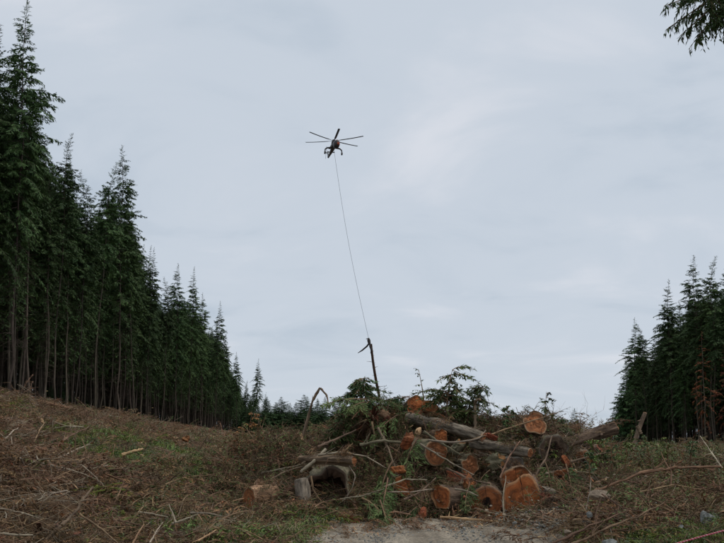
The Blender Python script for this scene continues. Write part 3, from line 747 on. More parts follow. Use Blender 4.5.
ysrc = []
for H, tm, cm in YOUNG:
    bmv = MB()
    for mi, m_ in enumerate((tm, cm)):
        V, tot, li = arr(m_); st = np.concatenate([[0], np.cumsum(tot)[:-1]])
        for q in (3, 4):
            w_ = st[tot == q]
            if len(w_): bmv.add(V, li[w_[:, None] + np.arange(q)], mi)
    ysrc.append(bmv.mesh('far_tree', [M['bark'], M['needle_young']], False))
nf = 700; fy_ = rng.uniform(480, 640, nf); fx_ = rng.uniform(-260, 330, nf)
scatter('far_woodland', 'low dark line of distant woodland along the horizon', 'woodland', np.stack([fx_, fy_, ground_h(fx_, fy_) - np.where(fx_ > 0, 0.8, 0)], -1),
        np.stack([0 * fx_, 0 * fx_, rng.random(nf) * 6.28], -1), rng.uniform(0.5, 0.72, nf), rng.integers(0, 3, nf), source_collection('far', ysrc))

un = []
while len(un) < 620:
    side = -1 if rng.random() < 0.62 else 1
    y = rng.uniform(70, 380) if side < 0 else rng.uniform(135, 330); w = rng.uniform(9, 60); x = edge_x(y, side) + side * w
    un.append((x, y, gz(x, y), rng.integers(0, 3), rng.uniform(0.16, 0.42)))
for q in range(160):
    y = rng.uniform(72, 150); x = edge_x(y, -1) - rng.uniform(14, 70); un.append((x, y, gz(x, y), rng.integers(0, 3), rng.uniform(0.2, 0.45)))
un = np.array(un)
scatter('forest_understory', 'shadowed young growth filling the forest floor between the trunks', 'undergrowth', un[:, :3],
        np.stack([0 * un[:, 0], 0 * un[:, 0], rng.random(len(un)) * 6.28], -1), un[:, 4], un[:, 3].astype(int), bpy.data.collections['far'])

# overhanging hemlock just outside the frame on the right; one long limb reaches into the picture
def overhang_tree():
    D = 11.0; x = 8.3; z0 = gz(x, D)
    tr, cr = conifer(410, 21, 0.55, 1.9, 0.4, 4, 0.8, 0.5, 10, r0=0.2)
    # the limb and its boughs
    hub = np.array([x, D, P(700, -60, D).z])
    stems = MB(); nd = MB()
    specs = [((664, 6), 1, .10), ((676, 21), 2, .16), ((683, 33), 3, .2), ((690, 47), 4, .26), ((712, 28), 5, .2), ((722, 40), 6, .25), ((700, -4), 7, .1), ((728, 12), 8, .2)]
    for (px, py), sd_, dr in specs:
        tip = np.array(P(px, py, D + (sd_ - 4) * 0.12))
        root = hub + (np.array(P(752 - sd_ * 2, -28 + sd_ * 3, D)) - hub) * 1.0
        root = root + np.array([0, 0, 0.02 * sd_])
        v = tip - root; L = np.linalg.norm(v[[0, 1]]) * 1.0
        st, n_ = bough_mesh(500 + sd_, np.linalg.norm(v), 0.0, 0.36, 2.2)
        d = v / np.linalg.norm(v); yaw = math.atan2(d[1], d[0]); pit = -math.asin(d[2])
        E = np.array(Matrix.Rotation(yaw, 3, 'Z') @ Matrix.Rotation(pit, 3, 'Y'))
        for src_, dst in ((st, stems), (n_, nd)):
            off = 0
            for V, F in zip(src_.v, src_.f):
                dst.add(V @ E.T + root - np.array([x, D, z0]), F - off); off += len(V)
        tube(stems, np.array([hub, hub * 0.4 + root * 0.6 + [0, 0, .12], root]) - np.array([x, D, z0]), [0.05, 0.035, 0.018], 6)
    e = empty('hemlock_tree', (x, D, z0)); tag(e, 'hemlock limb with drooping needle sprays hanging into the top right corner', 'tree')
    tr.build('trunk', M['bark'], e); cr.build('crown', M['needle'], e, False)
    lb = stems.build('limb', M['twig'], e); nd.build('needles', M['needle'], lb, False)
overhang_tree()

# ------------------------------------------------------------------ logs of the heap
FACES = []; LOGS = []
def log(name, label, face, back, r0, r1, bark, cut, seed=0, irr=0.10, hollow=0.0, group='sawn logs heaped on the landing', both=True, cat='log', flare=0.0):
    """bark mesh is the thing; each sawn end is a child. face, back: end centres"""
    R = np.random.default_rng(900 + seed); f = np.array(face, float); b = np.array(back, float)
    if group == 'sawn logs heaped on the landing': LOGS.append((f, b, r0, r1))
    FACES.append((f[0], f[1], f[2], r0)); FACES.append((b[0], b[1], b[2], r1)) if group else None
    ax = b - f; Ln = np.linalg.norm(ax); ax /= Ln
    ref = np.array([0, 0, 1.0]) if abs(ax[2]) < 0.9 else np.array([0, 1.0, 0])
    A = np.cross(ax, ref); A /= np.linalg.norm(A); B = np.cross(A, ax)
    sides = 36; rings = max(6, int(Ln / 0.16)); an = np.linspace(0, 2 * math.pi, sides, endpoint=False)
    prof = np.ones(sides)
    for h in range(2, 8): prof += irr * R.normal(0, 1.0 / h) * np.cos(h * an + R.random() * 6.28)
    t = np.linspace(0, 1, rings); bend = R.normal(0, 0.012, 2) * Ln
    V = []
    for i, u in enumerate(t):
        r = (r0 * (1 - u) + r1 * u) * (1 + flare * math.exp(-u * Ln / 0.5))
        c = ax * (u * Ln) + (A * bend[0] + B * bend[1]) * math.sin(u * math.pi)
        rr = r * prof * (1 + 0.03 * R.normal(0, 1, sides)) + 0.014 * R.normal(0, 1, sides) * (r > 0.1)
        if i in (0, rings - 1): rr = r * prof
        V.append(c + A * (rr * np.cos(an))[:, None] + B * (rr * np.sin(an))[:, None])
    V = np.array(V)
    mb = MB(); i = np.arange(rings - 1)[:, None] * sides; j = np.arange(sides)[None, :]; k = (j + 1) % sides
    Gr = np.stack([np.repeat((t * Ln)[:, None], sides, 1), np.repeat((np.cos(an) * r0)[None], rings, 0), np.repeat((np.sin(an) * r0)[None], rings, 0)], -1) + R.uniform(0, 9)
    mb.add(V.reshape(-1, 3), np.stack([i + j, i + sides + j, i + sides + k, i + k], -1).reshape(-1, 4), 0, Gr.reshape(-1, 3))
    # a few limb stubs
    for _ in range(int(Ln * 1.2)):
        u = R.uniform(0.15, 0.95); a = R.random() * 6.28; r = (r0 * (1 - u) + r1 * u)
        d = A * math.cos(a) + B * math.sin(a); p = ax * (u * Ln) + d * r * 0.85
        tube(mb, [p, p + d * r * 0.3 + ax * 0.03, p + d * (r * 0.3 + 0.07) + ax * 0.07], [0.03 + r * .06, 0.028 + r * .04, 0.02], 6)
    root = mb.build(name, bark, attr='grain'); root.location = f; tag(root, label, cat, group)
    ends = [(0, -1)] + ([(rings - 1, 1)] if both else [])
    for e, sg in ends:
        rim = V[e]; c = rim.mean(0); cm = MB(); fr = [1.0, 0.97, 0.88, 0.78, 0.66, 0.54, 0.42, 0.28, 0.14]
        if hollow and e == 0: fr = [1.0, 0.97, 0.93, hollow, hollow * 0.9, hollow * 0.8]; hj = 1 + 0.07 * np.sin(an * 2 + seed) + 0.09 * R.normal(0, 1, sides) - 0.34 * np.sin(an)
        ring = []; at = []
        r_here = np.linalg.norm(rim - c, axis=1)
        for q, s in enumerate(fr):
            push = 0.0 if q == 0 else sg * 0.012
            nz = R.normal(0, 0.006, sides) * (q > 1)
            dp = 0.0
            if hollow and e == 0 and q >= 4: dp = 0.25 * (q - 3) * r0 * 2.2
            if hollow and e == 0 and q >= 3: s = np.minimum(s * hj, 0.95)[:, None]; nz = nz * 4
            ring.append(c + (rim - c) * s + ax * (push + dp) + ax * nz[:, None])
            at.append(np.stack([np.cos(an) * r_here * s, np.sin(an) * r_here * s, np.full(sides, s)], -1) if np.ndim(s) == 0 else np.stack([np.cos(an) * r_here, np.sin(an) * r_here, np.full(sides, 0.6)], -1))
        if irr > 0.11 and not (hollow and e == 0):
            aa = R.random() * 6.283; ch = np.cos(aa) * np.cos(an) + np.sin(aa) * np.sin(an); rm = r_here.mean()
            for q, s in enumerate(fr):
                if q == 0: continue
                d_ = sstep(0.30, 0.40, ch * s + 0.06 * R.normal(0, 1, sides)) * R.uniform(0.5, 1.0) * 0.28 * rm
                ring[q] = ring[q] + ax * d_[:, None] + ax * (R.normal(0, 0.02, sides) * rm)[:, None]
        n = len(fr); VV = np.array(ring).reshape(-1, 3); AT = np.array(at).reshape(-1, 3)
        ii = np.arange(n - 1)[:, None] * sides
        FF = np.stack([ii + j, ii + k, ii + sides + k, ii + sides + j], -1).reshape(-1, 4)
        if sg > 0: FF = FF[:, ::-1]
        cm.add(VV, FF, 0, AT)
        last = (n - 1) * sides
        cm.add(np.vstack([ring[-1], ring[-1].mean(0)]), np.array([[q, (q + 1) % sides, sides] for q in range(sides)]), 1 if (hollow and e == 0) else 0,
               np.vstack([at[-1], [0, 0, 0.0]]))
        co = cm.build('cut_face', [cut, M['rot']], root, attr='disc')
        if hollow and e == 0:
            for p_ in co.data.polygons:
                if p_.index >= 3 * sides: p_.material_index = 1
    return root
def px_r(rpx, D): return rpx / FPX * D
def face_log(label, px, py, rpx, D, d, ln, bark, cut, taper=0.92, **kw):
    f = P(px, py, D); d = Vector(d).normalized(); r = px_r(rpx, D)
    return log('log', label, f, f + d * ln, r, r * taper, M[bark], M[cut], **kw)
face_log('large ragged orange butt log, biggest cut face at the right front of heap', 524, 502, 20.5, 17.7, (.32, .93, .06), 2.4, 'bark_log', 'cut_red', seed=1, irr=0.26, flare=0.12)
face_log('red cut log standing up behind the biggest ragged butt log', 517, 482, 15.5, 18.4, (.15, .95, .1), 2.6, 'bark_log', 'cut_red', seed=2, irr=0.2)
face_log('brown log with dark rotten heart, left of the biggest butt log', 487, 503, 16.5, 18.0, (.10, .99, .03), 2.8, 'bark_log', 'cut_rot', seed=3, irr=0.08)
face_log('oval cut log with body running right, left of the rotten hearted log', 441, 497, 12.5, 18.0, (.72, .68, .03), 1.9, 'bark_log', 'cut_red', seed=4, irr=0.12)
face_log('split orange log end crossed by a twig at the left front of heap', 403, 486, 10.0, 18.6, (-.25, .95, .04), 2.2, 'bark_log', 'cut_red', seed=5, irr=0.25)
face_log('round orange brown log end in the middle left of the heap', 436, 453, 13.5, 19.4, (-.5, .84, .08), 2.6, 'bark_mossy', 'cut_brown', seed=6, irr=0.07)
face_log('weathered grey log end under the pale barked pole', 513, 468, 12.0, 18.9, (.1, .97, .1), 2.2, 'bark_mossy', 'cut_grey', seed=7, irr=0.15)
face_log('grey rimmed log with a black heart painted for the shade of its hollow, below the upright block', 553, 450, 14.5, 19.5, (.12, .98, .06), 2.2, 'bark_mossy', 'cut_grey_hollow_shade', seed=8, irr=0.16)
face_log('upright orange faced block on the right crest of the heap', 535, 423, 11.8, 20.0, (.05, .93, -.36), 1.4, 'bark_log', 'cut_brown', seed=33, irr=0.24)
face_log('rounded orange chunk on the left crest, leftmost of the crest trio', 417, 406, 11.0, 21.2, (-.3, .9, -.3), 0.9, 'bark_log', 'cut_red', seed=10, irr=0.25)
face_log('upright red slab on the left crest, middle of the crest trio', 430, 406, 8.0, 21.0, (.1, .75, -.65), 1.0, 'wood_red', 'cut_red', seed=11, irr=0.3)
face_log('small dark cored red chunk on the crest, lowest of the crest trio', 439, 420, 7.5, 20.8, (.15, .95, -.2), 0.9, 'bark_log', 'cut_rot', seed=12, irr=0.2)
face_log('short pale log lying alone left of the heap in brown slash', 249, 499, 10.8, 17.8, (.66, .75, .06), 0.75, 'wood_pale', 'cut_brown', seed=13, irr=0.1)
face_log('dark coloured hollow mouth, a log shape standing for the shaded space under debris at left of heap', 329, 487, 20.0, 18.3, (.05, .99, .12), 2.6, 'bark_mossy', 'cut_cavity_shade', seed=14, irr=0.24, hollow=0.82)
face_log('grey bleached chunk beside the outstretched bark log on the right', 577, 447, 9.0, 20.8, (.3, .9, .1), 1.0, 'bark_grey', 'cut_grey', seed=15, irr=0.25)
face_log('red brown broken chunk on the right shoulder of the heap', 583, 461, 9.5, 19.8, (.25, .9, .05), 1.1, 'bark_log', 'cut_rot', seed=16, irr=0.3)
face_log('brown log end sunk in slash between the middle logs', 470, 466, 9.5, 19.2, (-.1, .98, .05), 1.6, 'bark_mossy', 'cut_brown', seed=17, irr=0.2)
face_log('small red log end at the top beneath the long grey log', 441, 436, 7.0, 20.0, (-.25, .95, .0), 1.6, 'bark_log', 'cut_red', seed=18, irr=0.2)
face_log('dark bark log end buried in green boughs right of the heap', 560, 478, 9.0, 18.8, (.3, .94, .05), 1.8, 'bark_log', 'cut_rot', seed=19, irr=0.2)
log('log', 'long grey barked log lying across the top of the heap', P(483, 437, 19.6), P(408, 418, 20.9), px_r(5.0, 19.6), px_r(6.0, 20.6), M['bark_grey'], M['cut_red'], 20, 0.08, group='sawn logs heaped on the landing')
log('log', 'pale barked pole with orange end lying right of the heap middle', P(530, 453, 18.7), P(472, 443, 19.9), px_r(4.7, 18.7), px_r(5.0, 19.9), M['bark_grey'], M['cut_brown'], 21, 0.08, group='sawn logs heaped on the landing')
log('log', 'shaggy bark log reaching out to the right against the sky', P(616, 428, 20.6), P(566, 446, 20.6), px_r(6.0, 20.6), px_r(6.6, 20.6), M['bark_log'], M['cut_rot'], 22, 0.16, group='sawn logs heaped on the landing')
log('log', 'leaning pole with splintered tip in front of the right stand', P(645, 413, 27), P(633, 450, 27), px_r(1.9, 27), px_r(2.4, 27), M['bark_log'], M['cut_brown'], 23, 0.15)
log('log', 'weathered upright stump piece with pale splinters left of the hollow mouth', P(301, 480, 18.2), P(311, 526, 18.0), px_r(7.0, 18), px_r(8.5, 18), M['bark_grey'], M['cut_grey'], 24, 0.25)
log('log', 'slim log with pale broken end lying over the hollow mouth', P(354, 461, 18.0), P(300, 459, 18.6), px_r(5.0, 18), px_r(3.5, 18.5), M['bark_log'], M['cut_brown'], 25, 0.2)
log('log', 'short reddish split chunk at the road edge below the hollow mouth', P(341, 519, 17.4), P(356, 524, 17.7), px_r(6.0, 17.4), px_r(5.0, 17.6), M['wood_red'], M['cut_red'], 26, 0.3)
log('log', 'tan log lying at the brow of left slope before the trees', P(84, 413, 70), P(38, 401, 74), px_r(1.5, 70), px_r(1.7, 74), M['pole_brown'], M['cut_brown'], 27, 0.1, group='logs on the left slope')

def chunk(label, px, py, D, w, h, seed, m='wood_red', name='wood_chunk', tilt=0.0):
    """a torn piece of stem: splintered ends, split flat on one side; w, h in photo pixels"""
    R = np.random.default_rng(2200 + seed); L = px_r(h, D); r = px_r(w, D) / 2
    n, sd_ = 9, 14; an = np.linspace(0, 2 * math.pi, sd_, endpoint=False); fl = R.random() * 6.283
    prof = np.minimum(1.0, 0.45 / np.maximum(np.cos(an - fl), 0.3)) * (1 + 0.12 * R.normal(0, 1, sd_))
    V = []
    for i, u in enumerate(np.linspace(0, 1, n)):
        rr = r * prof * (1 + 0.07 * R.normal(0, 1, sd_)) * (0.8 if i in (0, n - 1) else 1)
        z = (u - 0.5) * L + (R.normal(0, 0.16, sd_) * r * 1.6 if i in (0, n - 1) else R.normal(0, 0.03, sd_) * r)
        V.append(np.stack([rr * np.cos(an), rr * np.sin(an), z], -1))
    V = np.array(V); mb = MB(); i = np.arange(n - 1)[:, None] * sd_; j = np.arange(sd_)[None]; k = (j + 1) % sd_
    G = V[..., [2, 0, 1]]
    mb.add(V.reshape(-1, 3), np.stack([i + j, i + k, i + sd_ + k, i + sd_ + j], -1).reshape(-1, 4), 0, G.reshape(-1, 3))
    for q, sg in ((0, 1), (n - 1, -1)):
        c = V[q].mean(0) + np.array([0, 0, 0.1 * r * sg]); mb.add(np.vstack([V[q], c]), np.array([[a_, (a_ + 1) % sd_, sd_][::-sg] for a_ in range(sd_)]), 1, np.vstack([G[q], c[[2, 0, 1]]]))
    o = mb.build(name, [M[m], M['chip_red'] if m != 'wood_pale' else M['wood_pale']], None, False, attr='grain'); o.location = P(px, py, D)
    o.rotation_euler = (R.normal(0, 0.5) - 0.35, math.radians(tilt), R.random() * 6.28)
    tag(o, label, 'wood chunk', 'broken wood chunks in the heap')
for i, q in enumerate([('ragged orange chunk poking out left of the round orange brown end', 407, 441, 18.9, 12, 15, 'wood_red', 20), ('pale orange split piece under the crest trio', 419, 431, 19.6, 6, 9, 'wood_pale', 70),
        ('red slab wedged above the rotten hearted log', 470, 483, 18.3, 12, 18, 'wood_red', 60), ('red split slab left of the rotten hearted log', 458, 478, 18.6, 10, 22, 'wood_red', 75),
        ('orange forked splinter at the end of the long grey log', 492, 437, 19.2, 6, 14, 'wood_red', 115), ('whitish shard right of the biggest ragged butt log', 549, 490, 17.4, 7, 17, 'bark_grey', 75),
        ('shaggy brown root piece at the right foot of the biggest butt log', 551, 503, 17.3, 15, 20, 'bark_log', 30), ('brown broken piece under the shaggy bark log', 592, 452, 20.2, 12, 15, 'bark_log', 40),
        ('bleached flat piece on the right crest beside the bark log', 572, 438, 20.9, 12, 22, 'bark_grey', 70), ('reddish wedge at the foot of the rotten hearted log', 502, 519, 17.3, 9, 9, 'wood_red', 40),
        ('mossy stub between the round end and the grey pole', 455, 447, 19.3, 13, 14, 'bark_mossy', 10), ('dark stub below the pale barked pole', 496, 461, 18.9, 15, 13, 'bark_mossy', 80),
        ('rusty upturned clod of bark far left of the heap', 284, 443, 21.0, 12, 12, 'root', 20), ('pale splinter standing left of the snapped stem', 302, 437, 20.4, 3, 8, 'wood_pale', 10),
        ('red brown piece above the split orange log end', 398, 470, 18.6, 9, 14, 'wood_red', 80), ('orange piece low beside the oval cut log', 424, 512, 17.6, 8, 10, 'wood_red', 60),
        ('torn pale wood on the left crest above the root wad', 384, 414, 20.3, 8, 10, 'wood_pale', 50), ('rusty torn block just right of the root wad', 389, 424, 20.2, 12, 13, 'root', 30),
        ('brown stub tilted behind the upright orange faced block', 522, 432, 20.6, 14, 16, 'bark_mossy', 20), ('orange torn wedge beside the black hearted log', 567, 462, 19.0, 9, 12, 'wood_red', 35),
        ('pale torn chip on the mid left slope above the plank', 176, 440, 27, 6, 4, 'wood_pale', 80), ('orange torn wood on the left slope brow', 186, 438, 28, 7, 5, 'wood_red', 80),
        ('pale upright splinter on the far left slope', 42, 421, 30, 3, 5, 'wood_pale', 15)]):
    chunk(q[0], q[1], q[2], q[3], q[4], q[5], i, q[6], tilt=q[7])

# upturned root wad on the crest
def rootwad():
    R = np.random.default_rng(55); c = P(371, 419, 20.6); mb = MB()
    V, F = stone_arrays(61, (0.26, 0.22, 0.27), 16, 12); mb.add(V, F)
    root = mb.build('root_wad', M['root']); root.location = c
    tag(root, 'dark red upturned root wad on the left crest of the heap', 'stump')
    for i in range(44):
        a = R.random() * 6.283; el = R.uniform(-1.0, 1.1); d = frame_dirs(np.array(a), np.array(el)); l = R.uniform(0.25, 0.65)
        t = np.linspace(0, 1, 5); p = d[None] * (0.15 + t * l)[:, None] + np.cumsum(R.normal(0, 0.03, (5, 3)), 0); p[:, 2] -= t ** 2 * 0.25 * R.random()
        m2 = MB(); tube(m2, p, np.linspace(0.032, 0.005, 5), 6); m2.build('root', M['twig'] if i % 3 else M['root'], root)
rootwad()

# ------------------------------------------------------------------ hand-placed branches, poles and saplings
def stick(label, pts, r, m='twig', name='fallen_branch', group='loose branches on the ground', twigs=5, seed=0, tip=0.4, cat='branch'):
    """pts: (px, py, D) along the branch; r in photo pixels"""
    R = np.random.default_rng(1500 + seed)
    w = np.array([P(*q) for q in pts]); o = w[0].copy(); w = w - o
    n = max(14, 5 * len(pts)); t = np.linspace(0, 1, len(pts)); tt = np.linspace(0, 1, n)
    p = np.stack([np.interp(tt, t, w[:, k]) for k in range(3)], -1)
    ln = np.linalg.norm(w[-1]); p[1:-1] += R.normal(0, 0.0028 * ln, (n - 2, 3)) + 0.01 * ln * np.cumsum(R.normal(0, 0.35, (n - 2, 3)), 0) * np.sin(np.linspace(0, math.pi, n - 2))[:, None]
    rad = px_r(r * 0.95, pts[0][2]) * np.linspace(1, tip, n) * (1 + 0.14 * R.normal(0, 1, n))
    mb = MB(); tube(mb, p, rad, 7, 0, True, 0.08, seed)
    for i in range(twigs + 4):
        j = R.integers(1, n - 1); d = nrm(p[min(j + 1, n - 1)] - p[j - 1] + R.normal(0, 0.6, 3) * ln / n * 2); l = ln * R.uniform(0.06, 0.22)
        q = p[j] + d[None] * (np.linspace(0, 1, 4) * l)[:, None] + np.cumsum(R.normal(0, 0.02 * l, (4, 3)), 0)
        tube(mb, q, np.linspace(rad[j] * 0.5, rad[j] * 0.15, 4), 4, 0, False)
    ob = mb.build(name, M[m], attr='grain'); ob.location = o; tag(ob, label, cat, group)
    return ob
S = stick
# in the heap
S('pale peeled pole lying at the road edge under the cut logs', [(440, 517, 17.3), (470, 519, 17.2), (502, 522, 17.1)], 1.5, 'wood_pale', seed=1, twigs=2, tip=.7)
S('long thin stick slanting up across the right crest of the heap', [(470, 441, 19.2), (510, 428, 19.4), (557, 413, 19.8)], 1.2, 'twig', seed=2, twigs=4)
S('grey stick crossing the round log end in the middle of heap', [(420, 444, 18.8), (447, 460, 18.6), (474, 475, 18.4)], 1.1, 'twig_grey', seed=3)
S('bent grey stick lying along below the long grey log', [(428, 440, 19.1), (455, 443, 18.9), (480, 439, 18.9), (486, 430, 19.0)], 1.2, 'twig_grey', seed=4, twigs=2)
S('thin stick across the split orange log end', [(384, 487, 18.0), (405, 479, 18.0), (427, 480, 18.0)], 1.0, 'twig_grey', seed=5)
S('second thin stick just below across the split orange log end', [(386, 492, 18.0), (410, 492, 18.0), (432, 489, 18.0)], 0.9, 'twig_grey', seed=6)
S('pale stick resting on the oval cut log', [(455, 489, 17.7), (467, 491, 17.6), (478, 496, 17.5)], 1.2, 'twig_grey', seed=7, twigs=1)
S('thin stick upright against the big ragged butt log', [(504, 521, 17.2), (503, 498, 17.4), (506, 476, 17.8)], 1.0, 'twig_grey', seed=8, twigs=1)
S('pale straight pole leaning up over the hollow mouth', [(301, 472, 18.4), (314, 461, 18.3), (326, 449, 18.4)], 2.0, 'twig_grey', seed=9, twigs=2, tip=.8)
S('arched grey branch framing the hollow mouth from above', [(318, 455, 18.2), (342, 452, 18.1), (365, 456, 18.1), (386, 468, 18.2)], 1.2, 'twig_grey', seed=10)
S('curved thin branch hanging left of the hollow mouth', [(311, 476, 18.1), (313, 490, 18.0), (322, 503, 17.9), (332, 514, 17.9)], 1.0, 'twig', seed=11)
S('dead branch reaching right below the hollow mouth', [(340, 499, 17.8), (360, 496, 17.8), (384, 489, 17.9)], 0.9, 'twig_grey', seed=12)
S('hooked branch hanging right of the hollow mouth', [(349, 466, 18.0), (356, 476, 17.9), (353, 488, 17.9), (345, 500, 17.9)], 0.8, 'twig_grey', seed=13, twigs=2)
S('fan of bleached sticks low on the left of the heap', [(262, 473, 19.5), (285, 468, 19.2), (312, 462, 19.0)], 1.0, 'twig_grey', seed=14, twigs=9)
S('short pale stick poking from the slash above the hollow mouth', [(346, 450, 18.9), (353, 443, 18.9)], 1.0, 'wood_pale', seed=15, twigs=0)
S('thin dead shoot rising left of the crest trio', [(389, 425, 20.4), (387, 410, 20.4), (391, 398, 20.5)], 0.8, 'twig', seed=16)
S('pale splintered stake leaning on the root wad', [(352, 419, 20.0), (359, 411, 20.0), (369, 401, 20.1)], 0.9, 'wood_pale', seed=17, twigs=1)
S('drooping brown root strand below the root wad', [(372, 422, 20.0), (374, 436, 19.8), (375, 452, 19.6)], 1.2, 'twig', seed=18)
for i, (lb, pts_, r_, m_) in enumerate([
    ('brown limb running down from the root wad to the split log end', [(378, 428, 19.8), (388, 450, 19.2), (397, 474, 18.5)], 1.6, 'bark_log'),
    ('mossy limb lying level left of the round orange brown end', [(360, 445, 19.4), (385, 441, 19.3), (418, 446, 19.2)], 1.8, 'bark_mossy'),
    ('brown limb slanting over the middle of the heap to the rotten log', [(446, 468, 18.6), (466, 478, 18.3), (490, 484, 18.0)], 1.4, 'bark_log'),
    ('crooked limb between the oval cut log and split log end', [(404, 500, 17.9), (420, 492, 18.0), (436, 478, 18.2)], 1.2, 'bark_log'),
    ('thin limb leaning over the weathered grey end', [(500, 478, 18.3), (508, 458, 18.5), (520, 441, 18.9)], 1.1, 'twig'),
    ('dark limb leaning against the black hearted log', [(536, 476, 18.6), (545, 458, 18.9), (552, 436, 19.4)], 1.3, 'bark_log'),
    ('brown limb sticking out right below the shaggy bark log', [(570, 462, 19.0), (592, 456, 19.3), (614, 452, 19.8)], 1.3, 'bark_log'),
    ('limb trailing from the biggest butt log to the right bank', [(540, 490, 17.5), (558, 499, 17.0), (580, 512, 16.4)], 1.3, 'bark_log'),
    ('crooked limb over the left shoulder above the lone pale log', [(262, 486, 18.8), (282, 474, 18.8), (304, 466, 18.8)], 1.3, 'bark_log'),
    ('limb leaning left under the sagging hemlock top', [(318, 447, 19.6), (336, 440, 19.8), (356, 430, 20.0)], 1.4, 'bark_log'),
    ('brown limb crossing beneath the long grey log', [(424, 432, 19.5), (446, 446, 19.1), (462, 456, 18.9)], 1.4, 'bark_mossy'),
    ('thin limb lying along the foot of the heap by the road', [(372, 516, 17.5), (396, 512, 17.5), (424, 518, 17.4)], 1.1, 'twig')]):
    S(lb, pts_, r_, m_, seed=200 + i, twigs=6, tip=.55, group='limbs woven into the heap')
# standing broken stems
S('tall snapped stem with its top folded over left of the heap', [(303, 436, 20.6), (309, 414, 20.5), (313, 400, 20.4), (320, 388, 20.3), (322, 389, 20.3), (327, 396, 20.2), (329, 408, 20.1)], 1.75, 'bark_log', 'snag', None, seed=30, twigs=4, tip=.45, cat='broken stem')
S('dark broken post with a bent head on the heap crest', [(475, 428, 20.6), (475, 414, 20.6), (474, 405, 20.6), (475, 401, 20.5), (480, 399, 20.4)], 1.7, 'bark_log', 'snag', None, seed=31, twigs=2, tip=.9, cat='broken stem')
S('short grey broken stub beside the lone young conifer', [(641, 434, 26), (637, 426, 26)], 2.0, 'bark_log', 'snag', None, seed=32, twigs=0, tip=.9, cat='broken stem')
# right slope
S('long bowed brown pole lying along the right bank', [(588, 494, 15.2), (612, 485, 15.4), (640, 474, 15.8), (665, 469, 16.2), (693, 468, 16.6), (721, 467, 17.0)], 1.6, 'pole_brown', seed=40, twigs=7, tip=.9)
S('straight brown branch slanting up from the bottom right of the road', [(548, 546, 12.0), (590, 526, 12.6), (628, 510, 13.2)], 1.5, 'twig', seed=41)
S('dark bowed branch slanting across the right bank', [(560, 549, 11.6), (600, 535, 12.0), (635, 522, 12.5), (664, 503, 13.0)], 1.6, 'twig', seed=42, twigs=6)
S('twig crossing the dark bowed branch on the right bank', [(602, 494, 13.8), (622, 508, 13.3), (650, 513, 13.0)], 1.0, 'twig', seed=43)
S('thin dead upright twig on the right shoulder of the heap', [(585, 515, 14.5), (589, 495, 14.7), (591, 478, 15.0)], 0.9, 'twig_grey', seed=44)
S('thin pale sapling stem leaning by the right picture border', [(722, 468, 18), (712, 453, 18.2), (700, 436, 18.5)], 0.9, 'twig_grey', seed=45, twigs=3)
S('short dark stub standing on the bowed brown pole', [(654, 473, 15.9), (653, 461, 15.9), (646, 456, 15.9)], 1.0, 'twig', seed=46, twigs=1)
S('second dark stub standing across the bowed brown pole', [(671, 486, 16.0), (671, 471, 16.1), (670, 464, 16.2)], 1.1, 'twig', seed=47, twigs=1)
S('bent brown branch in the slash under the right stand', [(640, 492, 15.0), (672, 486, 15.2), (705, 490, 15.2)], 1.0, 'twig', seed=48)
# left slope
S('long curved dark branch rising in the left foreground', [(46, 540, 11.2), (66, 522, 11.6), (79, 508, 12.0), (84, 497, 12.2), (93, 487, 12.4)], 2.0, 'bark_log', seed=60, twigs=3, tip=.7)
S('straight brown stick right of the long curved dark branch', [(80, 514, 11.6), (98, 528, 11.2), (118, 543, 10.8)], 1.4, 'twig', seed=61)
S('grey straight stick low at the left picture border', [(-2, 508, 11.5), (20, 512, 11.6), (42, 519, 11.6)], 1.3, 'twig_grey', seed=62, twigs=1)
S('pale thick stick with fork at the lower left corner', [(-4, 533, 10.4), (14, 535, 10.5), (33, 535, 10.6)], 1.7, 'twig_grey', seed=63, twigs=2)
S('short pale stick above the lower left corner', [(-2, 521, 10.9), (12, 524, 11.0)], 1.6, 'wood_pale', seed=64, twigs=1)
S('hooped thin branch in the left foreground', [(46, 494, 13.2), (48, 486, 13.4), (56, 481, 13.6), (68, 481, 13.8)], 1.1, 'twig_grey', seed=65, twigs=1)
S('brown stick pointing down to the hooped branch', [(57, 473, 14.6), (68, 481, 14.0), (78, 489, 13.6)], 1.4, 'wood_pale', seed=66, twigs=1)
S('dark stick slanting behind the hooped branch', [(60, 476, 15.2), (75, 488, 14.4), (92, 490, 14.2)], 1.2, 'twig', seed=67)
S('long grey branch slanting down the left slope', [(86, 462, 17.8), (100, 473, 16.8), (117, 487, 15.8)], 1.5, 'bark_grey', seed=68)
S('pale split plank of wood lying on the mid left slope', [(122, 455, 22.5), (134, 451, 22.6), (143, 449, 22.8)], 1.7, 'wood_pale', seed=69, twigs=0, tip=.8)
S('orange stake standing at the bottom left edge', [(132, 545, 10.6), (138, 534, 10.7), (144, 524, 10.9)], 1.2, 'wood_pale', seed=70, twigs=0)
S('grey forked stick lying in the lower left middle', [(172, 524, 12.4), (185, 519, 12.7), (198, 514, 13.0)], 1.2, 'twig_grey', seed=71, twigs=2)
S('upright grey twig beside the forked stick', [(176, 523, 12.4), (172, 512, 12.6), (169, 504, 12.8)], 1.0, 'twig_grey', seed=72, twigs=1)
S('thin white stick lying right of the forked stick', [(190, 513, 13.2), (206, 513, 13.3), (222, 516, 13.3)], 1.1, 'twig_grey', seed=73, twigs=1)
S('grey dead stick lying left of the forked stick', [(138, 512, 13.0), (152, 514, 13.0), (168, 517, 12.9)], 1.0, 'twig_grey', seed=74, twigs=2)
S('curved stick at the bottom below the forked stick', [(150, 543, 11.0), (156, 531, 11.3), (163, 522, 11.6)], 1.0, 'twig_grey', seed=75, twigs=1)
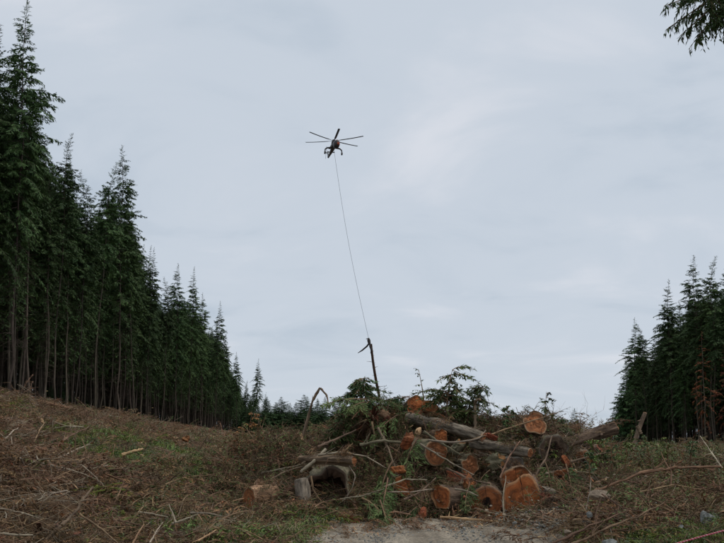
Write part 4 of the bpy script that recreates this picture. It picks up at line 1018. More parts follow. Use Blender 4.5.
S('pale curved stick at the bottom left of the lone pale log', [(198, 541, 11.4), (208, 535, 11.6), (216, 530, 11.9)], 1.2, 'wood_pale', seed=76, twigs=1)
S('brown stick at the bottom crossing the orange stake', [(118, 520, 11.6), (132, 523, 11.4), (152, 528, 11.2)], 1.1, 'twig', seed=77, twigs=1)
S('short stick on the bare brown mound', [(203, 462, 24), (212, 467, 23.4), (220, 471, 22.8)], 1.1, 'twig_grey', seed=78, twigs=1)
S('second short stick lying beneath the bare brown mound', [(206, 477, 21.4), (214, 479, 21.2), (220, 480, 21)], 1.0, 'twig_grey', seed=79, twigs=0)
S('dark upright twig on the brow of the left slope', [(198, 452, 27), (202, 445, 27), (206, 438, 27)], 1.0, 'twig', seed=80, twigs=1)
S('grey dead limb at the left border under the trees', [(2, 442, 24), (10, 434, 25), (18, 428, 26)], 1.1, 'twig_grey', seed=81, twigs=3)
S('pale splintered stick standing on the left slope', [(10, 450, 21), (14, 444, 21), (16, 438, 21)], 2.0, 'wood_pale', seed=82, twigs=0)
S('dark broken limb beside the tan log at the left', [(-2, 402, 60), (8, 407, 58), (14, 411, 57)], 1.5, 'bark_log', seed=83, twigs=2)
S('dark slanting branch on the left slope below the green tuft', [(62, 441, 24), (74, 434, 25), (88, 428, 26)], 1.1, 'twig', seed=84)
S('grey branches crossed on the mid left slope', [(62, 457, 20), (76, 450, 20.6), (90, 444, 21)], 1.2, 'twig_grey', seed=85, twigs=6)
S('dark thin shoot rising in the slope below the tan log', [(34, 442, 24), (40, 430, 24.4), (45, 422, 25)], 0.9, 'twig', seed=86, twigs=2)
S('brown limb slanting at left of the hooped branch', [(8, 466, 16), (18, 473, 15.6), (28, 480, 15.2)], 1.3, 'twig', seed=87, twigs=2)

# green boughs draped over the heap
BOUGH = []
for i in range(5):
    s, n = bough_mesh(700 + i, 1.0, (0.30, 0.55, 0.15, 0.45, 0.7)[i], 0.45, 1.8, 1.15)
    BOUGH.append((s.mesh('bough_stem', M['twig']), n.mesh('bough_needles', M['needle_cut'], False)))
bn = 0
def bough(label, px, py, D, L, yaw, pitch, roll=0.0, k=None, group='green boughs cut off and thrown on the heap'):
    global bn
    k = bn % 5 if k is None else k; bn += 1
    s, n = BOUGH[k]; o = obj('hemlock_bough', s); o.location = P(px, py, D); o.scale = (L, L, L)
    o.rotation_euler = (Matrix.Rotation(math.radians(yaw), 3, 'Z') @ Matrix.Rotation(-math.radians(pitch), 3, 'Y') @ Matrix.Rotation(math.radians(roll), 3, 'X')).to_euler()
    obj('needles', n, o); tag(o, label, 'bough', group)
BL = [('green bough arching left over the root wad', 368, 400, 20.2, 0.85, 190, 10),
      ('green bough arching right over the root wad', 362, 399, 20.3, 0.7, -10, 15),
      ('green bough falling toward the road before the root wad', 365, 402, 20.1, 0.75, 250, -5),
      ('bough hanging from the left crest below the rounded chunk', 398, 415, 20.2, 0.8, 215, -20),
      ('dark green bough beside the rounded orange chunk', 412, 412, 20.6, 0.7, 185, 0),
      ('bough drooping over the round orange brown log end', 418, 438, 19.4, 0.9, 235, -30),
      ('grey green bough hanging left of the split orange log end', 392, 462, 18.6, 1.0, 225, -45),
      ('limp bough in front of the split orange log end', 388, 478, 18.2, 0.8, 260, -50),
      ('bough at the road edge left of the oval cut log', 420, 505, 17.8, 0.7, 200, -25),
      ('bough spreading from beneath the hollow mouth to the right', 362, 498, 17.8, 0.9, 330, -15),
      ('bough trailing to the road right of the hollow mouth', 380, 500, 17.7, 0.8, 285, -35),
      ('bright green bough draped under the black hearted log on the right', 545, 462, 18.8, 0.95, 290, -50),
      ('bright green bough hanging right of the black hearted log', 566, 464, 18.9, 0.9, 275, -48),
      ('green bough below the bright ones at the right of heap', 556, 478, 18.4, 0.8, 310, -40),
      ('bough poking out behind the upright orange faced block', 552, 428, 20.6, 0.6, 20, 10),
      ('bough tucked under the outstretched shaggy bark log', 590, 446, 20.2, 0.6, 330, -20),
      ('bough lying across the middle of heap by the weathered grey end', 490, 470, 18.6, 0.7, 200, -30),
      ('bough between the rotten hearted log and the oval cut log', 470, 482, 18.2, 0.6, 250, -40),
      ('brown green bough spilling left of the heap above the lone pale log', 290, 478, 18.9, 0.9, 210, -25),
      ('bough lying in the grass right of the lone pale log', 276, 508, 17.6, 0.8, 330, -12),
      ('green bough in front of the weathered upright stump piece', 290, 512, 17.3, 0.8, 240, -15)]
for i, (lb, px, py, D, L, yaw, pit) in enumerate(BL): bough(lb, px, py, D - 0.1, L * 1.3, yaw, pit, (i * 37) % 50 - 25)

def sapling(name, label, px, py, D, h, lean, n_br, leaf, lm, seed, droopy=0.3, cat='sapling', nleaf=16, group=None, stem='twig'):
    """a slender broken top or shrub: stems are the thing, leaves its child"""
    R = np.random.default_rng(seed); st = MB(); lf = MB()
    t = np.linspace(0, 1, 8); p = np.stack([lean * h * t ** 1.5, R.normal(0, 0.02 * h, 8).cumsum() * .4, h * t], -1)
    tube(st, p, np.linspace(0.016 * h + .006, 0.004, 8), 5)
    for i in range(n_br):
        u = R.uniform(0.25, 1.0); b = np.array([np.interp(u, t, p[:, k]) for k in range(3)]); az = R.random() * 6.283
        l = h * R.uniform(0.22, 0.5) * (1.15 - 0.6 * u); d = frame_dirs(np.array(az), np.array(R.uniform(-0.1, 0.8)))
        tt = np.linspace(0, 1, 5); q = b + d[None] * (tt * l)[:, None]; q[:, 2] -= tt ** 2 * l * droopy * R.uniform(0.6, 1.6)
        tube(st, q, np.linspace(0.008, 0.002, 5), 3, 0, False)
        v = R.uniform(0.2, 1, nleaf); B = np.stack([np.interp(v, tt, q[:, j]) for j in range(3)], -1)
        D_ = frame_dirs(R.random(nleaf) * 6.283, R.uniform(-1.2, 0.3, nleaf)); ln = leaf * R.uniform(0.6, 1.3, nleaf)
        kites(lf, B, D_, nrm(np.cross(D_, nrm(np.array([0, 0, 1.0]) + R.normal(0, .4, (nleaf, 3))))), ln, ln * 0.55, 0.25)
    o = st.build(name, M[stem]); o.location = P(px, py, D); tag(o, label, cat, group)
    lf.build('leaves', M[lm], o, False)
def hemlock_top(label, px, py, D, h, lean, seed, mt='needle_cut'):
    """a broken hemlock top with hanging sprays"""
    R = np.random.default_rng(seed); st = MB(); nd = MB(); t = np.linspace(0, 1, 8)
    p = np.stack([lean * h * t ** 1.6, 0.05 * h * np.sin(t * 3), h * t - 0.15 * h * t ** 3], -1); tube(st, p, np.linspace(0.03, 0.005, 8), 6)
    for i in range(40):
        u = R.uniform(0.12, 1); b = np.array([np.interp(u, t, p[:, k]) for k in range(3)]); yaw = R.random() * 6.283
        s, n = bough_mesh(seed * 7 + i, h * R.uniform(0.28, 0.5) * (1.2 - 0.6 * u), R.uniform(0.5, 1.0), 0.34, 1.6, 1.3)
        E = np.array(Matrix.Rotation(yaw, 3, 'Z') @ Matrix.Rotation(-R.uniform(-0.1, 0.7), 3, 'Y'))
        for src_, dst in ((s, st), (n, nd)):
            off = 0
            for V, F in zip(src_.v, src_.f): dst.add(V @ E.T + b, F - off); off += len(V)
    o = st.build('broken_hemlock', M['twig']); o.location = P(px, py, D); tag(o, label, 'sapling')
    nd.build('needles', M[mt], o, False)
hemlock_top('drooping broken hemlock top standing on the heap crest behind the long log', 446, 431, 20.8, 1.9, 0.10, 801)
hemlock_top('low hemlock top leaning right behind the broken post', 463, 433, 21.1, 1.45, 0.38, 802)
hemlock_top('bushy hemlock top mounded above the root wad', 360, 426, 20.6, 1.45, 0.06, 803, 'needle_young')
hemlock_top('hemlock top nodding at the far left of the crest trio', 399, 430, 21.2, 1.0, -0.2, 804, 'needle_young')
hemlock_top('sagging hemlock top on the left shoulder below the snapped stem', 338, 444, 20.4, 0.9, 0.2, 805)
sapling('alder_sapling', 'thin leafy alder shoot sticking up beside the upright orange block', 545, 432, 20.8, 1.05, 0.05, 7, 0.11, 'leaf_dark', 811, nleaf=11)
sapling('alder_sapling', 'leafy alder branches spreading over the right crest of the heap', 512, 438, 20.9, 0.85, -0.15, 12, 0.085, 'leaf_dark', 812)
sapling('alder_sapling', 'leafy twigs behind the black hearted log on the right crest', 560, 440, 21.2, 0.55, 0.2, 12, 0.08, 'leaf_dark', 813)
sapling('alder_sapling', 'bare thin shoots with few leaves above the crest trio', 424, 405, 21.3, 0.95, -0.15, 6, 0.055, 'leaf_dark', 814, nleaf=7)
sapling('alder_sapling', 'leafy shoot against the sky at the left of the root wad', 338, 432, 21.5, 0.7, 0.2, 9, 0.08, 'leaf_dark', 815)
sapling('rusty_shrub', 'orange leaved shrub at the foot of the left forest end', 248, 447, 30, 1.35, 0.1, 14, 0.10, 'leaf_rust', 816, cat='shrub')
sapling('leafy_shrub', 'pale green leafy shrub beside the leaning splintered pole', 631, 455, 25, 0.85, 0.05, 12, 0.09, 'leaf', 817, cat='shrub')
for i, (px, py, D, h, lb) in enumerate([(598, 474, 18.5, .8, 'green shrub on the right shoulder next to the broken chunk'), (612, 471, 19.5, .85, 'green shrub under the outstretched bark log tip'),
        (625, 472, 19, .75, 'green shrub left of the bowed brown pole'), (650, 466, 24, .9, 'dark shrub before the right stand near the leaning pole'),
        (668, 464, 24, .8, 'low shrub in front of the right forest wall middle'), (690, 464, 23, .8, 'low shrub in front of the right forest wall near the border'),
        (606, 462, 22, .9, 'tall green shrub behind the right shoulder of the heap'), (590, 484, 17.2, .7, 'grassy green shrub at the foot of the broken chunk')]):
    sapling('leafy_shrub', lb, px, py, D, h, (i % 3 - 1) * 0.15, 16, 0.06, 'leaf_dark' if i % 2 else 'leaf', 830 + i, cat='shrub', group='shrubs along the right bank', stem='needle_dead')

# rocks
def rock(label, px, py, D, s, seed, group='rocks on the right bank', m='rock'):
    mb = MB(); V, F = stone_arrays(seed, s, 18, 12); mb.add(V, F)
    o = mb.build('rock', M[m], None, False); o.location = P(px, py, D) - Vector((0, 0, 0.25 * s[2])); tag(o, label, 'rock', group)
rock('large pale grey boulder at the right picture border', 707, 516, 11.8, (0.15, 0.12, 0.14), 71)
rock('grey round rock at the bottom border right of the road', 609, 543, 11.4, (0.12, 0.11, 0.12), 72)
rock('tan flat stone showing in the soil of the right bank', 600, 493, 14.6, (0.17, 0.1, 0.11), 73, m='rock_tan')
rock('small pale stone left of the grey round rock', 590, 514, 13.0, (0.06, 0.05, 0.05), 74)
rock('small white stone low on the right bank', 681, 527, 11.2, (0.04, 0.035, 0.04), 75)

# red and white rope at the lower right corner
def rope():
    R = np.random.default_rng(5)
    ctl = [(668, 546, 7.0), (700, 537, 7.05), (730, 529, 7.1), (790, 510, 7.3), (850, 500, 7.6)]
    w = np.array([P(*c) for c in ctl]); t = np.linspace(0, 1, len(w)); tt = np.linspace(0, 1, 90)
    p = np.stack([np.interp(tt, t, w[:, k]) for k in range(3)], -1); o = p[0].copy(); p = p - o
    mb = MB(); n = len(p)
    for s in range(3):
        a = tt * 2 * math.pi * 26 + s * 2.094
        off = np.stack([0 * a, np.cos(a), np.sin(a)], -1) * 0.0075
        k = 4; tf = np.linspace(0, 1, 520); pf = np.stack([np.interp(tf, tt, p[:, j]) for j in range(3)], -1)
        af = tf * 2 * math.pi * 44 + s * 2.094
        tube(mb, pf + np.stack([0 * af, np.cos(af), np.sin(af)], -1) * 0.004, 0.0044, 6, 1 if s == 0 else 0)
    pink = mat('rope_pink', (0.30, 0.045, 0.07), (0.42, 0.08, 0.11), 30, 0.7, vary=0.0); wh = mat('rope_white', (0.34, 0.12, 0.14), (0.6, 0.45, 0.44), 30, 0.7, vary=0.0)
    ob = mb.build('rope', [pink, wh]); ob.location = o; tag(ob, 'red and white twisted rope crossing the lower right corner', 'rope')
    # stake outside the frame that carries the rope
rope()

# ------------------------------------------------------------------ slash, grass and stones scattered over the cutblock
def green_field(X, Y):
    g = 0.7 * fbm(X * 0.30 + 9, Y * 0.30, 161, 3) + 0.08 * (X > 4) - 0.45 * sstep(-4.0, -5.2, X) * sstep(19, 15, Y)
    for (cx, cy, sx, sy, a) in ((-0.9, 15.5, 1.0, 2.2, .55), (-5.8, 23.0, 3.0, 7.0, .50), (-9.5, 33, 4, 8, .28), (-2.9, 17.5, 1.6, 3.0, .42), (4.9, 11.0, 1.9, 2.4, .45), (-1.8, 14, .8, 2, .3), (6.3, 20, 2.2, 3, .3), (3.9, 13.3, 1.3, 2, .15)):
        g = g + a * np.exp(-((X - cx) / sx) ** 2 - ((Y - cy) / sy) ** 2)
    return g
def slash():
    R = np.random.default_rng(99)
    two = [M['twig'], M['twig_grey']]
    meshes = []
    for i in range(4): meshes.append(sticks_mesh(20 + i, 50, 0.36, 0.15, 0.75, 0.003, 0.009, 0.30, 2, 2, 3).mesh('slash', two))            # 0-3 twig tangle
    for i in range(3): meshes.append(sticks_mesh(40 + i, 5, 0.35, 0.5, 1.5, 0.008, 0.022, 0.22, 3, 2, 5).mesh('slash', [M['twig'], M['twig_grey']]))  # 4-6 sticks
    for i in range(4): meshes.append(spray_clump(60 + i, 8, 0.6, 0.8).mesh('slash', [M['twig'], M['needle_dead']], False))              # 7-10 dead sprays
    for i in range(3): meshes.append(spray_clump(70 + i, 6, 0.75, 0.6).mesh('slash', [M['twig'], M['needle_cut']], False))               # 11-13 green sprays
    for i in range(2): meshes.append(chips_mesh(80 + i, 16, 0.4, 0.055, 3).mesh('slash', [M['chip'], M['chip_red'], M['twig_grey']], False))  # 14-15 chips
    for i in range(2): meshes.append(spray_clump(90 + i, 8, 0.55, 0.8).mesh('slash', [M['twig'], M['needle_old']], False))               # 16-17 old dark sprays
    for i in range(2): meshes.append(spray_clump(95 + i, 8, 0.55, 0.8).mesh('slash', [M['twig'], M['needle_olive']], False))             # 18-19 olive sprays
    for i in range(2): meshes.append(sticks_mesh(50 + i, 4, 0.4, 0.3, 1.0, 0.008, 0.020, 0.25, 2, 2, 5).mesh('slash', [M['twig_grey'], M['chip']]))  # 20-21 bleached sticks
    meshes.append(spray_clump(98, 6, 0.6, 0.5).mesh('slash', [M['twig'], M['needle_rust']], False))                                     # 22 red sprays
    for i in range(3): meshes.append(chips_mesh(180 + i, 7, 0.3, 0.13, 4).mesh('slash', [M['bark_chunk'], M['chip_red'], M['chip'], M['bark_chunk']], False))   # 23-25 broken chunks and bark slabs
    for i in range(3): meshes.append(sticks_mesh(150 + i, 7, 0.25, 0.4, 1.5, 0.005, 0.014, 0.8, 4, 2, 4).mesh('slash', [M['twig'], M['twig_grey']]))   # 26-28 sticks poking out
    for i in range(6):                                                                                                                   # 29-34 hanging branches
        st_, nd_ = bough_mesh(260 + i, 0.85, 0.15, 0.30, 1.1, 1.1); mm = MB()
        for src_, mi in ((st_, 0), (nd_, 1)):
            off = 0
            for V_, F_ in zip(src_.v, src_.f): mm.add(V_, F_ - off, mi); off += len(V_)
        meshes.append(mm.mesh('slash', [M['twig'], M[('needle_cut', 'needle_olive', 'needle_cut', 'needle_olive', 'needle_dead', 'needle_cut')[i]]], False))
    meshes_n = meshes
    c = source_collection('slash', meshes)
    n = 19000
    Y = 7.5 * (105 / 7.5) ** (R.random(n) ** 0.92); X = (R.random(n) * 2 - 1) * (4 + 0.56 * Y) + 0.5
    keep = (X > edge_x_np(Y)) & (X < 70 + 0 * Y) & (road_mask(X, Y) < 0.3)
    keep &= ~((Y < 10.5) & (np.abs(X) < 2.0))
    # heap: dense extra
    m = 5200
    hx = np.concatenate([R.normal(2.4, 2.6, m), R.normal(-1.6, 1.4, m // 3)]); hy = np.concatenate([R.normal(20.6, 1.9, m), R.normal(19.6, 1.8, m // 3)])
    X = np.concatenate([X[keep], hx]); Y = np.concatenate([Y[keep], hy])
    heap = np.arange(len(X)) >= keep.sum()
    gp = green_field(X, Y)
    k2 = (road_mask(X, Y) < 0.15) & (heap | (R.random(len(X)) > np.clip((gp - 0.10) * 2.2, 0, 0.82))) & (heap | (R.random(len(X)) < np.clip(0.62 + 1.5 * fbm(X * 0.45, Y * 0.45, 303, 3), np.where(Y < 17, 0.75, 0.4), 1))); X, Y, heap = X[k2], Y[k2], heap[k2]
    ok = np.ones(len(X), bool)
    for fx, fy, fz, fr in FACES:
        ok &= ~((np.abs(X - fx) < fr * 0.75 + 0.05) & (Y < fy + 0.15) & (Y > fy - 0.65) & (Y > 16))
    X, Y, heap = X[ok], Y[ok], heap[ok]
    n = len(X)
    u = R.random(n); green = fbm(X * 0.16 + 3, Y * 0.16, 61, 3); red = fbm(X * 0.3, Y * 0.3, 88, 3)
    idx = np.where(u < 0.20, R.integers(0, 4, n), np.where(u < 0.25, R.integers(4, 7, n), np.where(u < 0.93, R.integers(7, 11, n), R.integers(14, 16, n))))
    gsel = (R.random(n) < np.where(heap, 0.5, np.clip(0.14 + green * 1.1, 0.03, 0.6))); idx = np.where(gsel, R.integers(11, 14, n), idx)
    v2 = R.random(n); dead = (idx >= 7) & (idx <= 10)
    idx = np.where(dead & (v2 < 0.30), R.integers(16, 18, n), idx)
    idx = np.where(dead & (v2 >= 0.30) & (v2 < np.clip(0.42 + green * 0.8, 0.32, 0.75)), R.integers(18, 20, n), idx)
    idx = np.where(dead & (v2 > 0.96 - np.clip(red, 0, 0.5) * 0.35), 22, idx)
    idx = np.where((u > 0.19) & (u < 0.245), R.integers(20, 22, n), idx)
    idx = np.where(R.random(n) < np.where(heap, 0.13, 0.06), R.integers(23, 26, n), idx)
    idx = np.where((R.random(n) < 0.10) & heap, R.integers(26, 29, n), idx)
    idx = np.where((R.random(n) < 0.08) & ~heap, R.integers(4, 7, n), idx)
    sc_ = R.uniform(0.55, 1.15, n) * (1 + np.clip((Y - 25) / 60, 0, 1.0)); sc_ = np.where(heap, R.uniform(0.35, 0.85, n), sc_)
    near = np.clip((Y - 7) / 7, 0.45, 1); sc_ *= near
    Z = ground_h(X, Y) + R.uniform(-0.05, 0.08, n) * sc_ + np.where(heap, R.uniform(-0.05, 0.38, n) * (R.random(n) < 0.6), 0)
    e = 0.25
    gx = (ground_h(X + e, Y, False) - ground_h(X - e, Y, False)) / (2 * e); gy = (ground_h(X, Y + e, False) - ground_h(X, Y - e, False)) / (2 * e)
    rot = np.stack([np.arctan(gy) * 0.9 + R.normal(0, .15, n), -np.arctan(gx) * 0.9 + R.normal(0, .15, n), R.random(n) * 6.283], -1)
    # windrowed brush piles on the slopes and deep tangle packed between the logs
    pile = []
    for q in range(70):
        yc = 11 * (60 / 11) ** R.random(); xc = (R.random() * 2 - 1) * (3 + 0.5 * yc)
        if road_mask(np.array([xc]), np.array([yc]))[0] > 0.01 or (abs(xc - 1.5) < 4.5 and yc < 27) or xc < edge_x_np(yc) + 2: continue
        w_ = R.uniform(0.35, 0.8) * (1 + yc / 60); aa = R.random() * 3.14; kk = int(R.integers(16, 34)); main = int(R.choice([0, 7, 16, 18, 4]))
        for z_ in range(kk):
            a_, b_ = R.normal(0, w_ * 1.7), R.normal(0, w_ * 0.6); rr_ = math.exp(-(a_ / (w_ * 1.7)) ** 2 - (b_ / (w_ * .6)) ** 2)
            pile.append((xc + a_ * math.cos(aa) - b_ * math.sin(aa), yc + a_ * math.sin(aa) + b_ * math.cos(aa), R.random() * rr_ * 0.55 * (1 + yc / 80),
                         R.choice([main, main, 0, 1, 4, 8, 16, 17, 18, 20, 23, 24, 26, 27]), R.uniform(0.45, 0.95) * (1 + yc / 70)))
    for q in range(2100):
        x_, y_ = R.uniform(-2.7, 6.6), R.uniform(18.3, 22.0)
        if any(abs(x_ - fx) < fr * 0.8 and fy - 0.65 < y_ < fy + 0.2 for fx, fy, fz, fr in FACES): continue
        pile.append((x_, y_, R.uniform(0.05, 0.42), R.choice([0, 1, 2, 3, 8, 11, 12, 13, 16, 17, 18, 19, 24, 26, 27, 28]), R.uniform(0.3, 0.62)))
    pile = np.array(pile); m_ = len(pile)
    X = np.concatenate([X, pile[:, 0]]); Y = np.concatenate([Y, pile[:, 1]]); Z = np.concatenate([Z, ground_h(pile[:, 0], pile[:, 1]) + pile[:, 2]])
    idx = np.concatenate([idx, pile[:, 3].astype(int)]); sc_ = np.concatenate([sc_, pile[:, 4]])
    rot = np.concatenate([rot, np.stack([R.normal(0, .35, m_), R.normal(0, .35, m_), R.random(m_) * 6.28], -1)])
    # limp branches hanging down the face of the heap
    nh = 900
    sx = np.where(R.random(nh) < 0.5, R.uniform(-2.6, 1.6, nh), R.uniform(0.8, 6.4, nh)); sy = R.uniform(18.2, 21.6, nh)
    okh = np.ones(nh, bool)
    for fx, fy, fz, fr in FACES: okh &= ~((np.abs(sx - fx) < fr * 0.8) & (sy < fy + 0.2) & (sy > fy - 0.7))
    sx, sy = sx[okh], sy[okh]; nh = len(sx)
    X = np.concatenate([X, sx]); Y = np.concatenate([Y, sy]); Z = np.concatenate([Z, ground_h(sx, sy) + R.uniform(0.2, 0.6, nh)])
    idx = np.concatenate([idx, 29 + R.integers(0, 6, nh)]); sc_ = np.concatenate([sc_, R.uniform(0.5, 1.1, nh)])
    rot = np.concatenate([rot, np.stack([R.normal(0, .5, nh), R.uniform(0.5, 1.35, nh), -math.pi / 2 + R.normal(0, .7, nh)], -1)])
    # debris lying on top of the logs
    ex = []
    for (f, b, ra, rb) in LOGS:
        for q in range(int(5 + 3 * np.linalg.norm(b - f))):
            if abs((b - f)[2]) > 0.6 * np.linalg.norm(b - f) or f[1] > 24: continue
            u_ = R.uniform(0.12, 1); p_ = f + (b - f) * u_; r_ = ra + (rb - ra) * u_
            ex.append((p_[0] + R.normal(0, r_ * 0.5), p_[1] + R.normal(0, 0.08), p_[2] + r_ * R.uniform(0.7, 1.0)))
    for q in range(60):
        ex.append((R.uniform(-0.9, 3.4), 17.6 - abs(R.normal(0, 1.6)), None) if q % 2 else (R.choice([-0.75, 3.1]) + R.normal(0, .25), R.uniform(11, 17.5), None))
    ex = [(a, b_, gz(a, b_) + 0.02 if c_ is None else c_) for a, b_, c_ in ex]
    m_ = len(ex); ex = np.array(ex); X = np.concatenate([X, ex[:, 0]]); Y = np.concatenate([Y, ex[:, 1]]); Z = np.concatenate([Z, ex[:, 2]])
    pk = R.choice([0, 1, 2, 3, 7, 8, 9, 11, 12, 16, 18, 20], m_); pk[-60:] = R.choice([14, 15, 0, 1, 7, 9, 20], 60)
    ss = R.uniform(0.28, 0.6, m_); ss[-60:] = R.uniform(0.3, 0.8, 60)
    idx = np.concatenate([idx, pk]); sc_ = np.concatenate([sc_, ss]); rot = np.concatenate([rot, np.stack([R.normal(0, .2, m_), R.normal(0, .2, m_), R.random(m_) * 6.28], -1)])
    scatter('logging_slash', 'tangle of dead twigs, brown sprays and chips left by logging', 'slash', np.stack([X, Y, Z], -1), rot, sc_, idx, c)
def edge_x_np(y): return -39.0 - 0.042 * (y - 90)
slash()

def greenery():
    R = np.random.default_rng(123)
    meshes = [grass_mesh(1, 70, 0.30, 0.20).mesh('tuft', M['grass']), grass_mesh(2, 60, 0.22, 0.25).mesh('tuft', M['grass']), grass_mesh(3, 50, 0.34, 0.2).mesh('tuft', M['straw']),
              herb_mesh(4, 110, 0.26, 0.26, 0.06).mesh('tuft', [M['leaf_dark'], M['leaf']], False), herb_mesh(5, 120, 0.32, 0.3, 0.055).mesh('tuft', [M['leaf_dark'], M['leaf_dark']], False), spray_clump(6, 7, 0.45, 0.8).mesh('tuft', [M['moss'], M['moss']], False), herb_mesh(7, 160, 0.16, 0.3, 0.05).mesh('tuft', [M['moss'], M['moss']], False)]
    c = source_collection('greenery', meshes)
    n = 34000
    Y = 7.5 * (95 / 7.5) ** (R.random(n) ** 0.95); X = (R.random(n) * 2 - 1) * (4 + 0.56 * Y) + 0.5
    g = green_field(X, Y)
    keep = (R.random(n) < np.clip((g - 0.02) * 2.2, 0, 1)) & (X > edge_x_np(Y)) & (road_mask(X, Y) < 0.55) & (Y > 8)
    X, Y = X[keep], Y[keep]; n = len(X)
    idx = R.choice(7, n, p=[.16, .12, .07, .15, .15, .20, .15]); sc_ = R.uniform(0.5, 1.1, n) * (1 + np.clip((Y - 20) / 40, 0, 1.4)) * np.clip(Y / 14, .5, 1)
    scatter('grass', 'bright green grass and herbs in patches over the cutblock', 'grass', np.stack([X, Y, ground_h(X, Y)], -1), np.stack([R.normal(0, .1, n), R.normal(0, .1, n), R.random(n) * 6.28], -1), sc_, idx, c)
    # waist-high brush along the foot of the right stand
    bm_ = [herb_mesh(60 + i, 170, 0.8, 0.4, 0.075).mesh('brush', [M['needle_dead'], M['leaf_dark'] if i % 2 else M['leaf']], False) for i in range(4)] + [spray_clump(66 + i, 7, 0.8, 0.6).mesh('brush', [M['twig'], M[('needle_dead', 'needle_olive')[i]]], False) for i in range(2)]
    nb_ = 520; yb = R.uniform(19, 46, nb_); xb = 0.27 * yb + R.uniform(0, 0.40, nb_) * yb
    scatter('brush', 'rough green and brown brush banked up before the right stand', 'brush', np.stack([xb, yb, ground_h(xb, yb)], -1), np.stack([R.normal(0, .1, nb_), R.normal(0, .1, nb_), R.random(nb_) * 6.28], -1),
            R.uniform(0.5, 1.15, nb_), R.choice(6, nb_, p=[.16, .22, .14, .20, .13, .15]), source_collection('brush', bm_))
    # gravel stones on the road and the cut bank
    meshes = [stones_mesh(i, 16, 0.35, 0.017).mesh('stones', M['rock'] if i < 3 else M['rock_tan'], False) for i in range(5)]
    c = source_collection('gravel', meshes)
    n = 700; X = np.concatenate([R.uniform(-1.6, 4.0, n), R.normal(5.4, 0.9, 420)]); Y = np.concatenate([R.uniform(9, 18, n), R.normal(17.0, 1.3, 420)])
    n = len(X); Z = ground_h(X, Y) + 0.01
    scatter('gravel', 'loose pale stones on the road and the right bank', 'gravel', np.stack([X, Y, Z], -1), np.stack([0 * X, 0 * X, R.random(n) * 6.28], -1), np.where(np.arange(n) < 700, R.uniform(0.4, 1.1, n), R.uniform(0.9, 2.6, n)), np.where(np.arange(n) < 700, R.integers(0, 3, n), R.integers(2, 5, n)), c)
greenery()

